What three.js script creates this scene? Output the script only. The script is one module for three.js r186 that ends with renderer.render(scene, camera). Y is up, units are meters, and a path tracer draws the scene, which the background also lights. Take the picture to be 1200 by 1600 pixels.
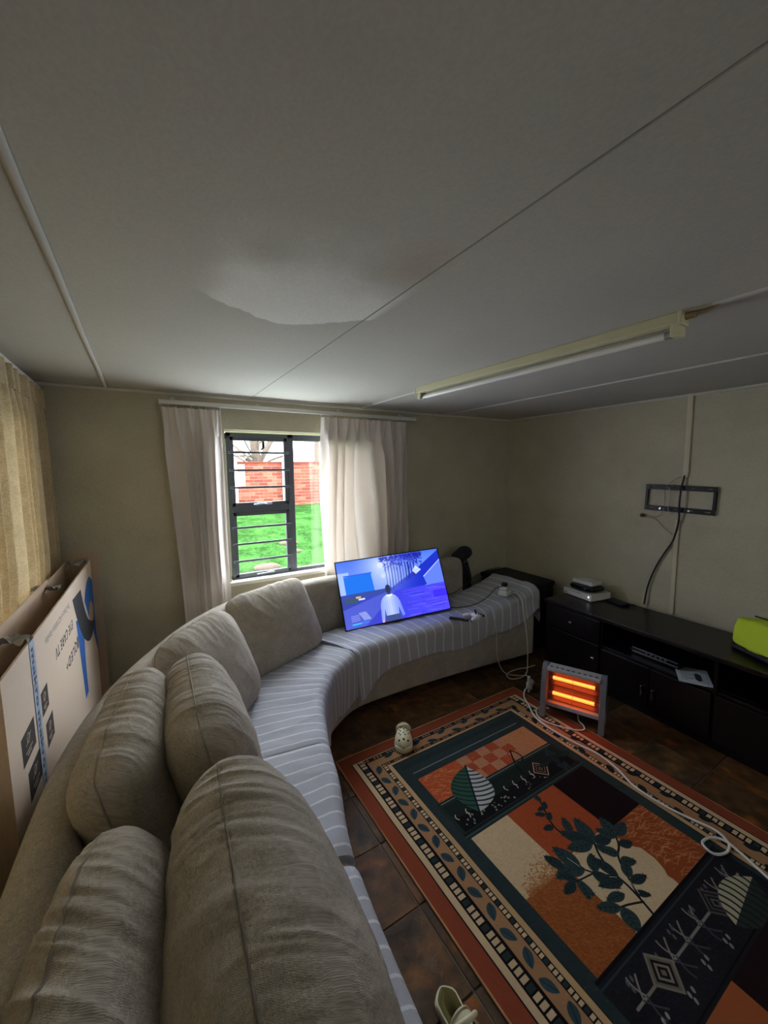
import * as THREE from 'three';
import { mergeGeometries, mergeVertices } from 'three/addons/utils/BufferGeometryUtils.js';
import { RoundedBoxGeometry } from 'three/addons/geometries/RoundedBoxGeometry.js';
import { RectAreaLightUniformsLib } from 'three/addons/lights/RectAreaLightUniformsLib.js';
RectAreaLightUniformsLib.init();

// ---------------------------------------------------------------- camera, sky, exposure
const scene = new THREE.Scene();
const renderer = new THREE.WebGLRenderer({ antialias: true });
renderer.toneMapping = THREE.LinearToneMapping;
renderer.toneMappingExposure = 1.0;
renderer.shadowMap.enabled = true;
const camera = new THREE.PerspectiveCamera(2 * Math.atan(800 / 620) * 180 / Math.PI, 0.75, 0.02, 200);
camera.rotation.order = 'YXZ';
camera.position.set(0, 1.7, 0);
camera.rotation.set(-6.0 * Math.PI / 180, -31.2 * Math.PI / 180, -0.6 * Math.PI / 180);
scene.background = new THREE.Color().setRGB(13.2, 13.6, 14.2);      // bright, even overcast sky
const dayLight = new THREE.RectAreaLight(new THREE.Color().setRGB(0.86, 0.97, 1.12), 8.4, 0.68, 1.05);   // daylight entering by the window in the back wall
dayLight.position.set(0.88, 1.44, -3.06); dayLight.rotation.y = Math.PI; dayLight.name = 'window_daylight'; scene.add(dayLight);

// ---------------------------------------------------------------- helpers
let seed = 7;
const rnd = () => { seed = (seed * 1664525 + 1013904223) >>> 0; return seed / 4294967296; };
const rr = (a, b) => a + (b - a) * rnd();
const clamp = (x, a = 0, b = 1) => Math.min(b, Math.max(a, x));
const lerp = (a, b, t) => a + (b - a) * t;
const sstep = (a, b, x) => { const t = clamp((x - a) / (b - a)); return t * t * (3 - 2 * t); };
const V = (x, y, z) => new THREE.Vector3(x, y, z);
const hash = (x, y) => { let h = Math.imul(x | 0, 374761393) + Math.imul(y | 0, 668265263); h = Math.imul(h ^ (h >>> 13), 1274126177); return ((h ^ (h >>> 16)) >>> 0) / 4294967296; };
function vnoise(x, y, p = 0) {                                        // value noise, period p when given
  const ix = Math.floor(x), iy = Math.floor(y), fx = x - ix, fy = y - iy;
  const w = (a) => (p ? ((a % p) + p) % p : a);
  const a = hash(w(ix), w(iy)), b = hash(w(ix + 1), w(iy)), c = hash(w(ix), w(iy + 1)), d = hash(w(ix + 1), w(iy + 1));
  const u = fx * fx * (3 - 2 * fx), v = fy * fy * (3 - 2 * fy);
  return lerp(lerp(a, b, u), lerp(c, d, u), v);
}
function fbm(x, y, o = 4, p = 0) { let s = 0, a = 0.5, t = 0; for (let i = 0; i < o; i++) { s += a * vnoise(x, y, p); t += a; x *= 2; y *= 2; p *= 2; a *= 0.5; } return s / t; }
function dataTex(n, fn, srgb = true, rep = 1, m = n) {
  const d = new Uint8Array(n * m * 4);
  for (let y = 0; y < m; y++) for (let x = 0; x < n; x++) {
    const c = fn(x / n, y / m, x, y), o = (y * n + x) * 4;
    if (typeof c === 'number') d[o] = d[o + 1] = d[o + 2] = clamp(c) * 255;
    else { d[o] = clamp(c[0]) * 255; d[o + 1] = clamp(c[1]) * 255; d[o + 2] = clamp(c[2]) * 255; }
    d[o + 3] = 255;
  }
  const t = new THREE.DataTexture(d, n, m, THREE.RGBAFormat);
  t.wrapS = t.wrapT = THREE.RepeatWrapping; t.magFilter = THREE.LinearFilter; t.minFilter = THREE.LinearMipmapLinearFilter; t.generateMipmaps = true;
  if (srgb) t.colorSpace = THREE.SRGBColorSpace;
  t.repeat.set(rep, rep); t.needsUpdate = true;
  return t;
}
function canvasTex(w, h, draw) {
  const c = document.createElement('canvas'); c.width = w; c.height = h;
  const g = c.getContext('2d'); draw(g, w, h);
  const t = new THREE.CanvasTexture(c); t.colorSpace = THREE.SRGBColorSpace; t.magFilter = THREE.LinearFilter; t.anisotropy = 8;
  return t;
}
const rep = (t, x, y = x) => { const c = t.clone(); c.repeat.set(x, y); c.needsUpdate = true; return c; };
const mat = (color, roughness = 0.8, o = {}) => new THREE.MeshPhysicalMaterial({ color, roughness, ...o });
function metreUV(g, sx = 1, sy = sx) {                                // uv in metres, by the dominant direction of each vertex normal
  g = g.index ? g.toNonIndexed() : g;
  const p = g.attributes.position, n = g.attributes.normal, uv = new Float32Array(p.count * 2);
  for (let i = 0; i < p.count; i += 3) {
    const nx = Math.abs(n.getX(i) + n.getX(i + 1) + n.getX(i + 2)), ny = Math.abs(n.getY(i) + n.getY(i + 1) + n.getY(i + 2)), nz = Math.abs(n.getZ(i) + n.getZ(i + 1) + n.getZ(i + 2));
    for (let k = i; k < i + 3; k++) {
      let a, b;
      if (ny >= nx && ny >= nz) { a = p.getX(k); b = p.getZ(k); } else if (nx >= nz) { a = p.getZ(k); b = p.getY(k); } else { a = p.getX(k); b = p.getY(k); }
      uv[k * 2] = a * sx; uv[k * 2 + 1] = b * sy;
    }
  }
  g.setAttribute('uv', new THREE.BufferAttribute(uv, 2));
  return g;
}
const used = new Map();
const numbered = (n) => { const k = used.get(n) || 0; used.set(n, k + 1); return k ? n + '_' + String(k).padStart(3, '0') : n; };
function mesh(name, g, m, parent, pos) {
  const o = new THREE.Mesh(g, m); o.castShadow = o.receiveShadow = true;
  o.name = parent ? name : numbered(name); (parent || scene).add(o);
  if (pos) o.position.set(...pos);
  return o;
}
function tag(o, label, category, group) { o.userData.label = label; o.userData.category = category; if (group) o.userData.group = group; return o; }
function thing(name, label, category, pos = [0, 0, 0], turn = 0, group) {
  const o = new THREE.Group(); o.name = numbered(name); scene.add(o); o.position.set(...pos); o.rotation.y = turn;
  return tag(o, label, category, group);
}
function struct(name, g, m, label, parent) {
  const o = mesh(name, g, m, parent); if (!parent) { o.name = name; o.userData.kind = 'structure'; } if (label) o.userData.label = label; return o;
}
const box = (w, h, d, x = 0, y = 0, z = 0, r = 0) => {
  const g = r ? new RoundedBoxGeometry(w, h, d, 2, Math.min(r, w / 2.01, h / 2.01, d / 2.01)) : new THREE.BoxGeometry(w, h, d);
  return g.translate(x, y, z);
};
const clean = (g) => { const c = g.index ? g.toNonIndexed() : g.clone(); for (const k of Object.keys(c.attributes)) if (!['position', 'normal', 'uv'].includes(k)) c.deleteAttribute(k); return c; };
const join = (...gs) => mergeGeometries(gs.flat().map(clean));
function tube(pts, r, seg = 0, radial = 8, closed = false) {
  const c = new THREE.CatmullRomCurve3(pts.map((p) => (p.isVector3 ? p : V(...p))), closed, 'centripetal');
  return new THREE.TubeGeometry(c, seg || pts.length * 8, r, radial, closed);
}
const cyl = (r0, r1, h, n = 20) => new THREE.CylinderGeometry(r0, r1, h, n);
// surface through rows of points; rows[i][j]; uv measured in metres along both directions
function loft(rows, o = {}) {
  const m = rows.length, n = rows[0].length, pos = [], uv = [], idx = [];
  let u = 0;
  for (let i = 0; i < m; i++) {
    if (i) { let s = 0; for (let j = 0; j < n; j++) s += rows[i][j].distanceTo(rows[i - 1][j]); u += s / n; }
    let v = 0;
    for (let j = 0; j < n; j++) {
      if (j) v += rows[i][j].distanceTo(rows[i][j - 1]);
      pos.push(rows[i][j].x, rows[i][j].y, rows[i][j].z);
      uv.push(o.u0 === undefined ? u : u + o.u0, v);
    }
  }
  for (let i = 0; i < m - 1; i++) for (let j = 0; j < n - 1; j++) {
    const a = i * n + j, b = a + 1, c = a + n, d = c + 1;
    if (o.flip) idx.push(a, c, b, b, c, d); else idx.push(a, b, c, b, d, c);
  }
  if (o.caps) for (const i of [0, m - 1]) {
    const s = pos.length / 3; let cx = 0, cy = 0, cz = 0;
    for (const q of rows[i]) { cx += q.x / n; cy += q.y / n; cz += q.z / n; }
    pos.push(cx, cy, cz); uv.push(0, 0);
    for (const q of rows[i]) { pos.push(q.x, q.y, q.z); uv.push(q.x + q.z, q.y); }
    for (let j = 0; j < n - 1; j++) { if ((i === 0) !== !!o.flip) idx.push(s, s + 2 + j, s + 1 + j); else idx.push(s, s + 1 + j, s + 2 + j); }
  }
  const g = new THREE.BufferGeometry();
  g.setAttribute('position', new THREE.Float32BufferAttribute(pos, 3)); g.setAttribute('uv', new THREE.Float32BufferAttribute(uv, 2));
  g.setIndex(idx); g.computeVertexNormals();
  return g;
}
const spline = (pts, t) => { const c = new THREE.CatmullRomCurve3(pts.map((p) => V(p[0], 0, p[1])), false, 'centripetal'); return c.getPoint(t); };

// ---------------------------------------------------------------- shared textures and materials
const T = {
  plaster: dataTex(256, (u, v) => 0.55 + 0.25 * (fbm(u * 64, v * 64, 2, 64) - 0.5) + 0.3 * (fbm(u * 12, v * 12, 3, 12) - 0.5), false),
  blotch: dataTex(256, (u, v) => { const f = 0.93 + 0.1 * (fbm(u * 6, v * 6, 5, 6) - 0.5) + 0.05 * (hash(u * 256, v * 256) - 0.5); return [f, f * 0.995, f * 0.98]; }),
  weave: dataTex(256, (u, v, x, y) => 0.5 + 0.22 * Math.sin(x * Math.PI / 2) * Math.cos(y * Math.PI / 2) + 0.35 * (hash(x >> 1, y) - 0.5) + 0.2 * (hash(x, y >> 2) - 0.5), false),
  linen: dataTex(256, (u, v, x, y) => { const f = 0.9 + 0.12 * (hash(x >> 2, y) - 0.5) + 0.12 * (hash(x, (y >> 2) + 900) - 0.5) + 0.1 * (fbm(u * 8, v * 8, 3, 8) - 0.5); return [f, f * 0.992, f * 0.975]; }),
  woodgrain: dataTex(256, (u, v) => { const g = fbm(u * 60, v * 4, 3, 4); const f = 0.8 + 0.35 * (g - 0.5); return [f, f, f]; }),
  card: dataTex(128, (u, v, x, y) => { const f = 0.93 + 0.06 * (hash(x, y) - 0.5) + 0.06 * (fbm(u * 8, v * 8, 3, 8) - 0.5); return [f, f * 0.985, f * 0.96]; }),
};
const M = {
  wall: mat(0xd0cab2, 0.9, { map: rep(T.blotch, 0.8), bumpMap: rep(T.plaster, 1.6), bumpScale: 0.004 }),
  frame: mat(0x565b62, 0.55, { metalness: 0.1 }),
  glass: new THREE.MeshPhysicalMaterial({ color: 0xffffff, roughness: 0, transmission: 1, thickness: 0, ior: 1.45 }),
  white: mat(0xd8d6cf, 0.6), cream: mat(0xcfc9a4, 0.55), black: mat(0x0c0c0e, 0.5), blackGloss: mat(0x0a0a0c, 0.22),
  sofa: mat(0xbeb6a9, 0.95, { map: rep(T.linen, 3), bumpMap: rep(T.weave, 5), bumpScale: 0.0012, sheen: 0.3, sheenRoughness: 0.6, sheenColor: new THREE.Color(0x6a6458) }),
  plastic: mat(0xd9d7cf, 0.45), cord: mat(0xd9d6cf, 0.5), greyPlastic: mat(0x6d7078, 0.5), silver: mat(0x9b9da0, 0.35, { metalness: 0.5 }),
  chrome: mat(0xb9bcc0, 0.25, { metalness: 1 }),
};
const ZB = -3.02, XL = -0.50, XR = 3.42, ZF = 2.0, HC = 2.225;
// ================================================================ the room
{ // floor slab, grout and slate tiles
  struct('floor', metreUV(box(XR - XL + 0.4, 0.15, ZF - ZB + 0.4, (XL + XR) / 2, -0.0795, (ZF + ZB) / 2)), mat(0x6f6455, 0.9, { map: rep(T.blotch, 2), bumpMap: rep(T.plaster, 6), bumpScale: 0.002 }), 'grey grout bed under the slate floor tiles');
  const floor = scene.getObjectByName('floor');
  const slate = (base, rust, k) => dataTex(256, (u, v) => {
    const a = fbm(u * 5 + k * 3.1, v * 5 + k, 5), b = fbm(u * 9 + k * 7, v * 4, 4), r = sstep(0.5, 0.72, fbm(u * 3 + k, v * 3 + 9 * k, 4));
    const f = 0.7 + 0.7 * (a - 0.3), c = base.map((x, i) => lerp(x, rust[i], r * 0.9) * f * (0.85 + 0.35 * b));
    return c;
  });
  const bump = dataTex(256, (u, v) => { const a = fbm(u * 6, v * 6, 5, 6); return Math.round(a * 9) / 9 * 0.6 + a * 0.4; }, false);
  const mats = [[[0.37, 0.28, 0.19], [0.55, 0.34, 0.16]], [[0.40, 0.31, 0.22], [0.50, 0.31, 0.16]], [[0.35, 0.29, 0.22], [0.46, 0.33, 0.19]], [[0.42, 0.31, 0.20], [0.58, 0.37, 0.18]], [[0.33, 0.26, 0.18], [0.44, 0.30, 0.17]]]
    .map(([b, r], k) => mat(0xfff0dc, 0.55, { specularIntensity: 0.5, map: slate(b, r, k + 1.3), bumpMap: bump, bumpScale: 0.006 }));
  const s = 0.302, x0 = XL + 0.115, z0 = ZB + 0.085;
  const g = box(s - 0.006, 0.012, s - 0.006, 0, 0, 0, 0.0025);
  for (let i = -1; i < 14; i++) for (let j = -1; j < 17; j++) {
    let xa = x0 + i * s, xb = xa + s, za = z0 + j * s, zb = za + s;
    xa = Math.max(xa, XL + 0.004); za = Math.max(za, ZB + 0.004); xb = Math.min(xb, XR - 0.004); zb = Math.min(zb, ZF - 0.004);
    if (xb - xa < 0.03 || zb - za < 0.03) continue;
    const t = mesh('tile', g, mats[Math.floor(rnd() * 5)], floor, [(xa + xb) / 2, -0.0065 + rr(-0.0012, 0.0012), (za + zb) / 2]);
    t.scale.set((xb - xa) / s, 1, (zb - za) / s);
    if ((xb - xa) > 0.29 && (zb - za) > 0.29) t.rotation.y = Math.floor(rnd() * 4) * Math.PI / 2;
  }
}
// back wall with the window opening
const W1 = { x0: 0.515, x1: 1.68, y0: 0.885, y1: 2.0 };
{
  const sh = new THREE.Shape([[XL - 0.2, -0.1], [XR + 0.2, -0.1], [XR + 0.2, HC], [XL - 0.2, HC]].map((p) => new THREE.Vector2(...p)));
  const hole = new THREE.Path([[W1.x0, W1.y0], [W1.x0, W1.y1], [W1.x1, W1.y1], [W1.x1, W1.y0]].map((p) => new THREE.Vector2(...p)));
  sh.holes.push(hole);
  struct('wall_back', new THREE.ExtrudeGeometry(sh, { depth: 0.22, bevelEnabled: false }).translate(0, 0, ZB - 0.22), M.wall, 'beige plastered wall with the steel window');
}
const W2 = { z0: -2.62, z1: -0.75, y0: 0.9, y1: 2.02 };
{
  const sh = new THREE.Shape([[ZB, -0.1], [ZF, -0.1], [ZF, HC], [ZB, HC]].map((p) => new THREE.Vector2(...p)));
  sh.holes.push(new THREE.Path([[W2.z0, W2.y0], [W2.z0, W2.y1], [W2.z1, W2.y1], [W2.z1, W2.y0]].map((p) => new THREE.Vector2(...p))));
  const g = new THREE.ExtrudeGeometry(sh, { depth: 0.2, bevelEnabled: false }); g.rotateY(-Math.PI / 2); // x->z, z->-x
  struct('wall_left', g.translate(XL, 0, 0), M.wall, 'beige plastered wall behind the yellowish curtain');
}
struct('wall_right', metreUV(box(0.2, HC + 0.1, ZF - ZB, XR + 0.1, (HC - 0.1) / 2, (ZF + ZB) / 2)), M.wall, 'beige plastered wall with the television bracket');
const W3 = { x0: 1.25, x1: 1.8, y0: 1.35, y1: 1.9 };  // unseen opening, added to let extra daylight into the room
{
  const sh = new THREE.Shape([[XL - 0.2, -0.1], [XR + 0.2, -0.1], [XR + 0.2, HC], [XL - 0.2, HC]].map((p) => new THREE.Vector2(...p)));
  sh.holes.push(new THREE.Path([[W3.x0, W3.y0], [W3.x0, W3.y1], [W3.x1, W3.y1], [W3.x1, W3.y0]].map((p) => new THREE.Vector2(...p))));
  struct('wall_front', new THREE.ExtrudeGeometry(sh, { depth: 0.2, bevelEnabled: false }).translate(0, 0, ZF), M.wall, 'beige plastered wall behind the viewer');
}
{ // ceiling with a lighter patch, crisp on its window side, and a rusty water mark
  const cw = XR - XL, cd = ZF - ZB, n = 1024;
  const px = (x) => (x - XL) / cw, pz = (z) => (z - ZB) / cd;
  const tex = dataTex(n, (u, v) => {
    const x = XL + u * cw, z = ZB + v * cd;
    let c = [0.735, 0.72, 0.665];
    const f = 1 + 0.05 * (fbm(x * 3, z * 3, 4) - 0.5) + 0.05 * (hash(u * n, v * n) - 0.5);
    // lighter patch: crisp ragged edge towards the window, fading out the other way
    const edge = -1.46 + 0.9 * Math.pow(Math.abs(x - 0.46), 1.5) + 0.30 * Math.max(0, x - 0.46) + 0.03 * (fbm(x * 30, z * 30, 3) - 0.5);
    const inP = sstep(edge - 0.004, edge + 0.004, z) * sstep(0.16, 0.28, x + 0.05 * fbm(z * 9, x * 9, 3)) * sstep(0.74, 0.70, x);
    const out = sstep(-0.84, -1.2, z + 0.25 * (fbm(x * 7, z * 7, 4) - 0.5));
    const k = inP * out;
    c = c.map((q, i) => lerp(q, [0.90, 0.892, 0.85][i], k));
    const st = sstep(0.16, 0.02, Math.hypot((x - 0.64) * 1.2, (z + 0.9) * 0.9) + 0.12 * (fbm(x * 14, z * 14, 4) - 0.5)) * sstep(0.75, 0.68, x);
    c = c.map((q, i) => lerp(q, [0.62, 0.55, 0.44][i], st * 0.35));
    const st2 = sstep(0.10, 0.02, Math.hypot(x - 0.56, z + 0.98) + 0.08 * (fbm(x * 18, z * 18, 3) - 0.5));
    c = c.map((q, i) => lerp(q, [0.66, 0.63, 0.58][i], st2 * 0.18));
    return c.map((q) => q * f);
  });
  tex.wrapS = tex.wrapT = THREE.ClampToEdgeWrapping;
  const g = box(cw + 0.4, 0.12, cd + 0.4, (XL + XR) / 2, HC + 0.06, (ZF + ZB) / 2), p = g.attributes.position, uv = g.attributes.uv;
  for (let i = 0; i < p.count; i++) uv.setXY(i, px(p.getX(i)), pz(p.getZ(i)));
  struct('ceiling', g, mat(0xffffff, 0.92, { map: tex }), 'off-white board ceiling with a lighter patch and a damp stain');
  // cover strips over the board joints
  let k = 1;
  for (const [x, w, h] of [[-0.158, 0.02, 0.007], [0.70, 0.006, 0.0015], [1.62, 0.03, 0.006], [2.52, 0.03, 0.008]]) {
    const pts = []; const m = 40;
    for (let i = 0; i <= m; i++) { const z = lerp(ZB + 0.01, ZF - 0.01, i / m), dx = 0.004 * (fbm(z * 2, x * 9, 2) - 0.5); pts.push([V(x + dx - w / 2, HC + 0.001, z), V(x + dx - w * 0.42, HC - h * 0.9, z), V(x + dx, HC - h, z), V(x + dx + w * 0.42, HC - h * 0.9, z), V(x + dx + w / 2, HC + 0.001, z), V(x + dx - w / 2, HC + 0.001, z)]); }
    struct('trim_' + k++, loft(pts, { caps: true }), x === 0.70 ? mat(0x9f9c92, 0.9) : mat(0xc4c1b6, 0.85), x === 0.70 ? 'thin dark open joint between the ceiling boards' : 'painted cover strip along a ceiling joint');
  }
  // small coving beads where ceiling meets the walls
  const bead = (a, b) => loft([a, b].map((q, i) => { const d = i ? 1 : 1; const dir = V(b[0] - a[0], 0, b[1] - a[1]).normalize(), nrm = V(-dir.z, 0, dir.x); const c = V(q[0], HC, q[1]); return [[-0.002, 0.001], [0.018, 0.001], [0.016, -0.008], [0.008, -0.016], [-0.002, -0.018], [-0.002, 0.001]].map(([o, y]) => V(c.x + nrm.x * o * d, HC + y, c.z + nrm.z * o * d)); }), { caps: true });
  struct('trim_' + k++, bead([XL, ZB], [XR, ZB]), mat(0xcfccc0, 0.85), 'painted bead between ceiling and window wall');
  struct('trim_' + k++, bead([XR, ZB], [XR, ZF]), mat(0xcfccc0, 0.85), 'painted bead between ceiling and bracket wall');
}
// ================================================================ windows
function windowUnit(name, label, place, w, h, cols, bars) {           // w x h frame in its own plane, base at lower left corner
  const o = new THREE.Group(); o.name = name; o.userData.kind = 'structure'; o.userData.label = label; scene.add(o); place(o);
  const d = 0.045, t = 0.035;
  const fr = [box(w, t, d, w / 2, t / 2, 0, 0.004), box(w, t + 0.012, d, w / 2, h - t / 2 - 0.006, 0, 0.004), box(t, h, d, t / 2, h / 2, 0, 0.004), box(t, h, d, w - t / 2, h / 2, 0, 0.004)];
  for (let i = 1; i < cols.length - 1; i++) fr.push(box(0.05, h, d, cols[i], h / 2, 0, 0.004));
  mesh('window_frame', join(fr), M.frame, o);
  for (let i = 0; i < cols.length - 1; i++) {
    const a = cols[i] + (i ? 0.02 : 0), b = cols[i + 1] - (i < cols.length - 2 ? 0.02 : 0);
    if (bars[i]) {
      mesh('transom', box(b - a, 0.045, d + 0.004, (a + b) / 2, h * 0.4885, 0, 0.004), M.frame, o);
      for (const [y0, y1, ys] of [[h * 0.466, 0.02, bars[i].slice(3)], [h - 0.03, h * 0.508, bars[i].slice(0, 3)]]) {
        const lo = Math.min(y0, y1), hi = Math.max(y0, y1), s = 0.026, cx = (a + b) / 2, cy = (lo + hi) / 2, ww = b - a - 0.01;
        const c = mesh('casement', join(box(ww, s, d * 0.8, cx, lo + s / 2, 0.006, 0.003), box(ww, s, d * 0.8, cx, hi - s / 2, 0.006, 0.003), box(s, hi - lo, d * 0.8, cx - ww / 2 + s / 2, cy, 0.006, 0.003), box(s, hi - lo, d * 0.8, cx + ww / 2 - s / 2, cy, 0.006, 0.003)), M.frame, o);
        mesh('pane', box(ww - 0.02, hi - lo - 0.02, 0.001, cx, cy, -0.004), M.glass, c);
        for (const y of ys) mesh('security_bar', box(ww + 0.02, 0.015, 0.009, cx, y, 0.03, 0.002), M.frame, c);
        mesh('stay_handle', join(tube([[cx - 0.06, lo + 0.012, 0.03], [cx - 0.01, lo + 0.018, 0.05], [cx + 0.04, lo + 0.02, 0.045]], 0.0045, 12, 6), box(0.05, 0.014, 0.012, cx + 0.05, lo + 0.016, 0.034, 0.003)), M.silver, c);
      }
    } else mesh('pane', box(b - a, h - 0.05, 0.001, (a + b) / 2, h / 2, -0.004), M.glass, o);
  }
  return o;
}
windowUnit('window_1', 'dark grey steel window with security bars over its left casements', (o) => o.position.set(0.53, 0.885, ZB - 0.07), 1.14, 1.10, [0.02, 0.475, 1.12], [[0.956, 0.826, 0.698, 0.399, 0.275, 0.145], null]);
windowUnit('added_window_3', 'unseen small steel window added behind the viewer for more light', (o) => { o.position.set(W3.x1, W3.y0, ZF + 0.07); o.rotation.y = Math.PI; }, W3.x1 - W3.x0, W3.y1 - W3.y0, [0.02, W3.x1 - W3.x0 - 0.02], [null]);
windowUnit('window_2', 'steel window hidden behind the drawn yellowish curtain', (o) => { o.position.set(XL - 0.09, W2.y0, W2.z1); o.rotation.y = Math.PI / 2; }, W2.z1 - W2.z0, W2.y1 - W2.y0, [0.02, 0.62, 1.25, 1.85], [null, null, null]);
{ // plastered inside sills
  const s = mesh('window_sill', box(W1.x1 - W1.x0 + 0.06, 0.03, 0.13, (W1.x0 + W1.x1) / 2, W1.y0 - 0.005, ZB - 0.035, 0.008), mat(0xdad7cc, 0.6), scene.getObjectByName('wall_back'));
  s.userData.label = 'pale painted inside sill under the window';
  mesh('window_sill', box(0.13, 0.03, W2.z1 - W2.z0 + 0.04, XL - 0.045, W2.y0 - 0.01, (W2.z0 + W2.z1) / 2, 0.008), mat(0xdad7cc, 0.6), scene.getObjectByName('wall_left'));
}
// ================================================================ curtains
function curtainSheet(f, nu, nv) {                                    // f(u, v) -> Vector3, v from top to bottom
  const rows = []; for (let i = 0; i <= nu; i++) { const r = []; for (let j = 0; j <= nv; j++) r.push(f(i / nu, j / nv)); rows.push(r); } return loft(rows);
}
const cloth = (c, tr) => mat(c, 1, { transmission: tr, thickness: 0, map: rep(T.linen, 3), bumpMap: rep(T.weave, 6), bumpScale: 0.0006, side: THREE.DoubleSide });
M.curtainGrey = mat(0xe9e0d8, 1, { transmission: 0.17, thickness: 0, bumpMap: rep(T.weave, 6), bumpScale: 0.0006, side: THREE.DoubleSide }); M.curtainYellow = cloth(0xd6c39c, 0.085);
{
  const mk = (name, label, x0t, x1t, x0b, x1b, yt, yb, folds, zc, seed0, bow) => {
    const t = thing(name, label, 'curtain', [0, 0, 0], 0, 'curtains on the white rail');
    const f = (u, v) => {
      const y = lerp(yt, yb, v), head = sstep(0.16, 0.0, v), g = Math.pow(v, 0.8);
      const warp = u + 0.045 * Math.sin(u * 9 + seed0) * (1 - head) + 0.03 * Math.sin(v * 4 + u * 5 + seed0);
      const x = lerp(lerp(x0t, x0b, g), lerp(x1t, x1b, g), u) + bow(u, v);
      const ph = warp * folds * Math.PI * 2, ph2 = u * folds * 2 * Math.PI * 2;
      const amp = lerp(0.046, 0.014, head) * (0.55 + 0.6 * vnoise(u * 7 + seed0, v * 2)) * lerp(0.35, 1, sstep(0.86, 1.0, y));
      let z = zc + amp * Math.sin(ph + 0.8 * Math.sin(v * 3 + u * 4)) + head * 0.010 * Math.sin(ph2) + 0.010 * (vnoise(u * 22 + seed0, v * 5) - 0.5);
      return V(x + 0.012 * Math.cos(ph) * (1 - head), y, Math.max(z, -3.012));
    };
    mesh('cloth', curtainSheet(f, 170, 60), M.curtainGrey, t);
    const hd = (u, v) => { const p = f(u, v * 0.085); p.z += 0.006 + 0.006 * Math.abs(Math.sin(u * folds * 2 * Math.PI)); return p; };
    mesh('pleated_heading', curtainSheet(hd, 170, 6), M.curtainGrey, t);
    for (let i = 0; i <= 8; i++) { const p = f(i / 8, 0); mesh('hook', tube([[p.x, p.y - 0.02, p.z + 0.004], [p.x, p.y + 0.006, p.z], [p.x, p.y + 0.02, -2.952]], 0.002, 8, 5), M.white, t); }
    return t;
  };
  mk('grey_curtain', 'grey-mauve pleated curtain drawn back to the left of the window', 0.127, 0.487, 0.20, 0.52, 2.118, 0.06, 5, -2.955, 1.7, (u, v) => 0.03 * u * Math.sin(v * 3.1) * -0.6);
  mk('grey_curtain', 'grey-mauve pleated curtain hanging over the right half of the window', 1.226, 2.035, 1.20, 2.02, 2.118, 0.06, 8, -2.955, 5.1, (u, v) => 0);
  const r = thing('curtain_rail', 'white curtain rail fixed above the steel window', 'curtain rail', [0, 0, 0]);
  mesh('track', join(box(2.0, 0.028, 0.014, 1.123, 2.152, -2.950, 0.003), box(2.0, 0.006, 0.03, 1.123, 2.163, -2.960, 0.002)), M.white, r);
  for (const x of [0.2, 0.75, 1.4, 2.0]) mesh('bracket', join(box(0.02, 0.02, 0.055, x, 2.166, -2.99, 0.003), box(0.022, 0.045, 0.006, x, 2.17, ZB + 0.004, 0.002)), M.white, r);
  for (const x of [0.121, 2.125]) mesh('end_stop', box(0.008, 0.032, 0.032, x, 2.152, -2.953, 0.003), M.plastic, r);
}
{ // left wall curtain, thin and yellowish
  const t = thing('yellow_curtain', 'thin yellowish curtain drawn across the window on the left wall', 'curtain');
  const f = (u, v) => {
    const y = lerp(2.165, 0.08, v), z = lerp(-2.955, -0.35, u), head = sstep(0.12, 0, v);
    const w = u + 0.012 * Math.sin(u * 31) * (1 - head) + 0.004 * Math.sin(v * 5 + u * 23);
    const a = (lerp(0.030, 0.012, sstep(1.35, 1.0, y)) - 0.014 * head) * (0.55 + 0.6 * vnoise(u * 33, v * 1.4));
    return V(-0.462 + a * Math.sin(w * 21 * 2 * Math.PI) + head * 0.004 * Math.sin(u * 104 * Math.PI) + 0.006 * (vnoise(u * 90, v * 4) - 0.5), y, z + 0.008 * Math.cos(w * 42 * Math.PI) * (1 - head));
  };
  mesh('cloth', curtainSheet(f, 420, 50), M.curtainYellow, t);
  const hd = (u, v) => { const p = f(u, v * 0.05); p.x += 0.005 + 0.004 * Math.sin(u * 210); return p; };
  mesh('pleated_heading', curtainSheet(hd, 420, 5), M.curtainYellow, t);
  const r = thing('curtain_rail', 'white curtain rail above the yellowish curtain', 'curtain rail');
  mesh('track', box(0.014, 0.026, 2.66, -0.468, 2.18, -1.655, 0.003), M.white, r);
  for (const z of [-2.8, -1.65, -0.5]) mesh('bracket', box(0.04, 0.018, 0.02, -0.482, 2.186, z, 0.003), M.white, r);
}
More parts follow.
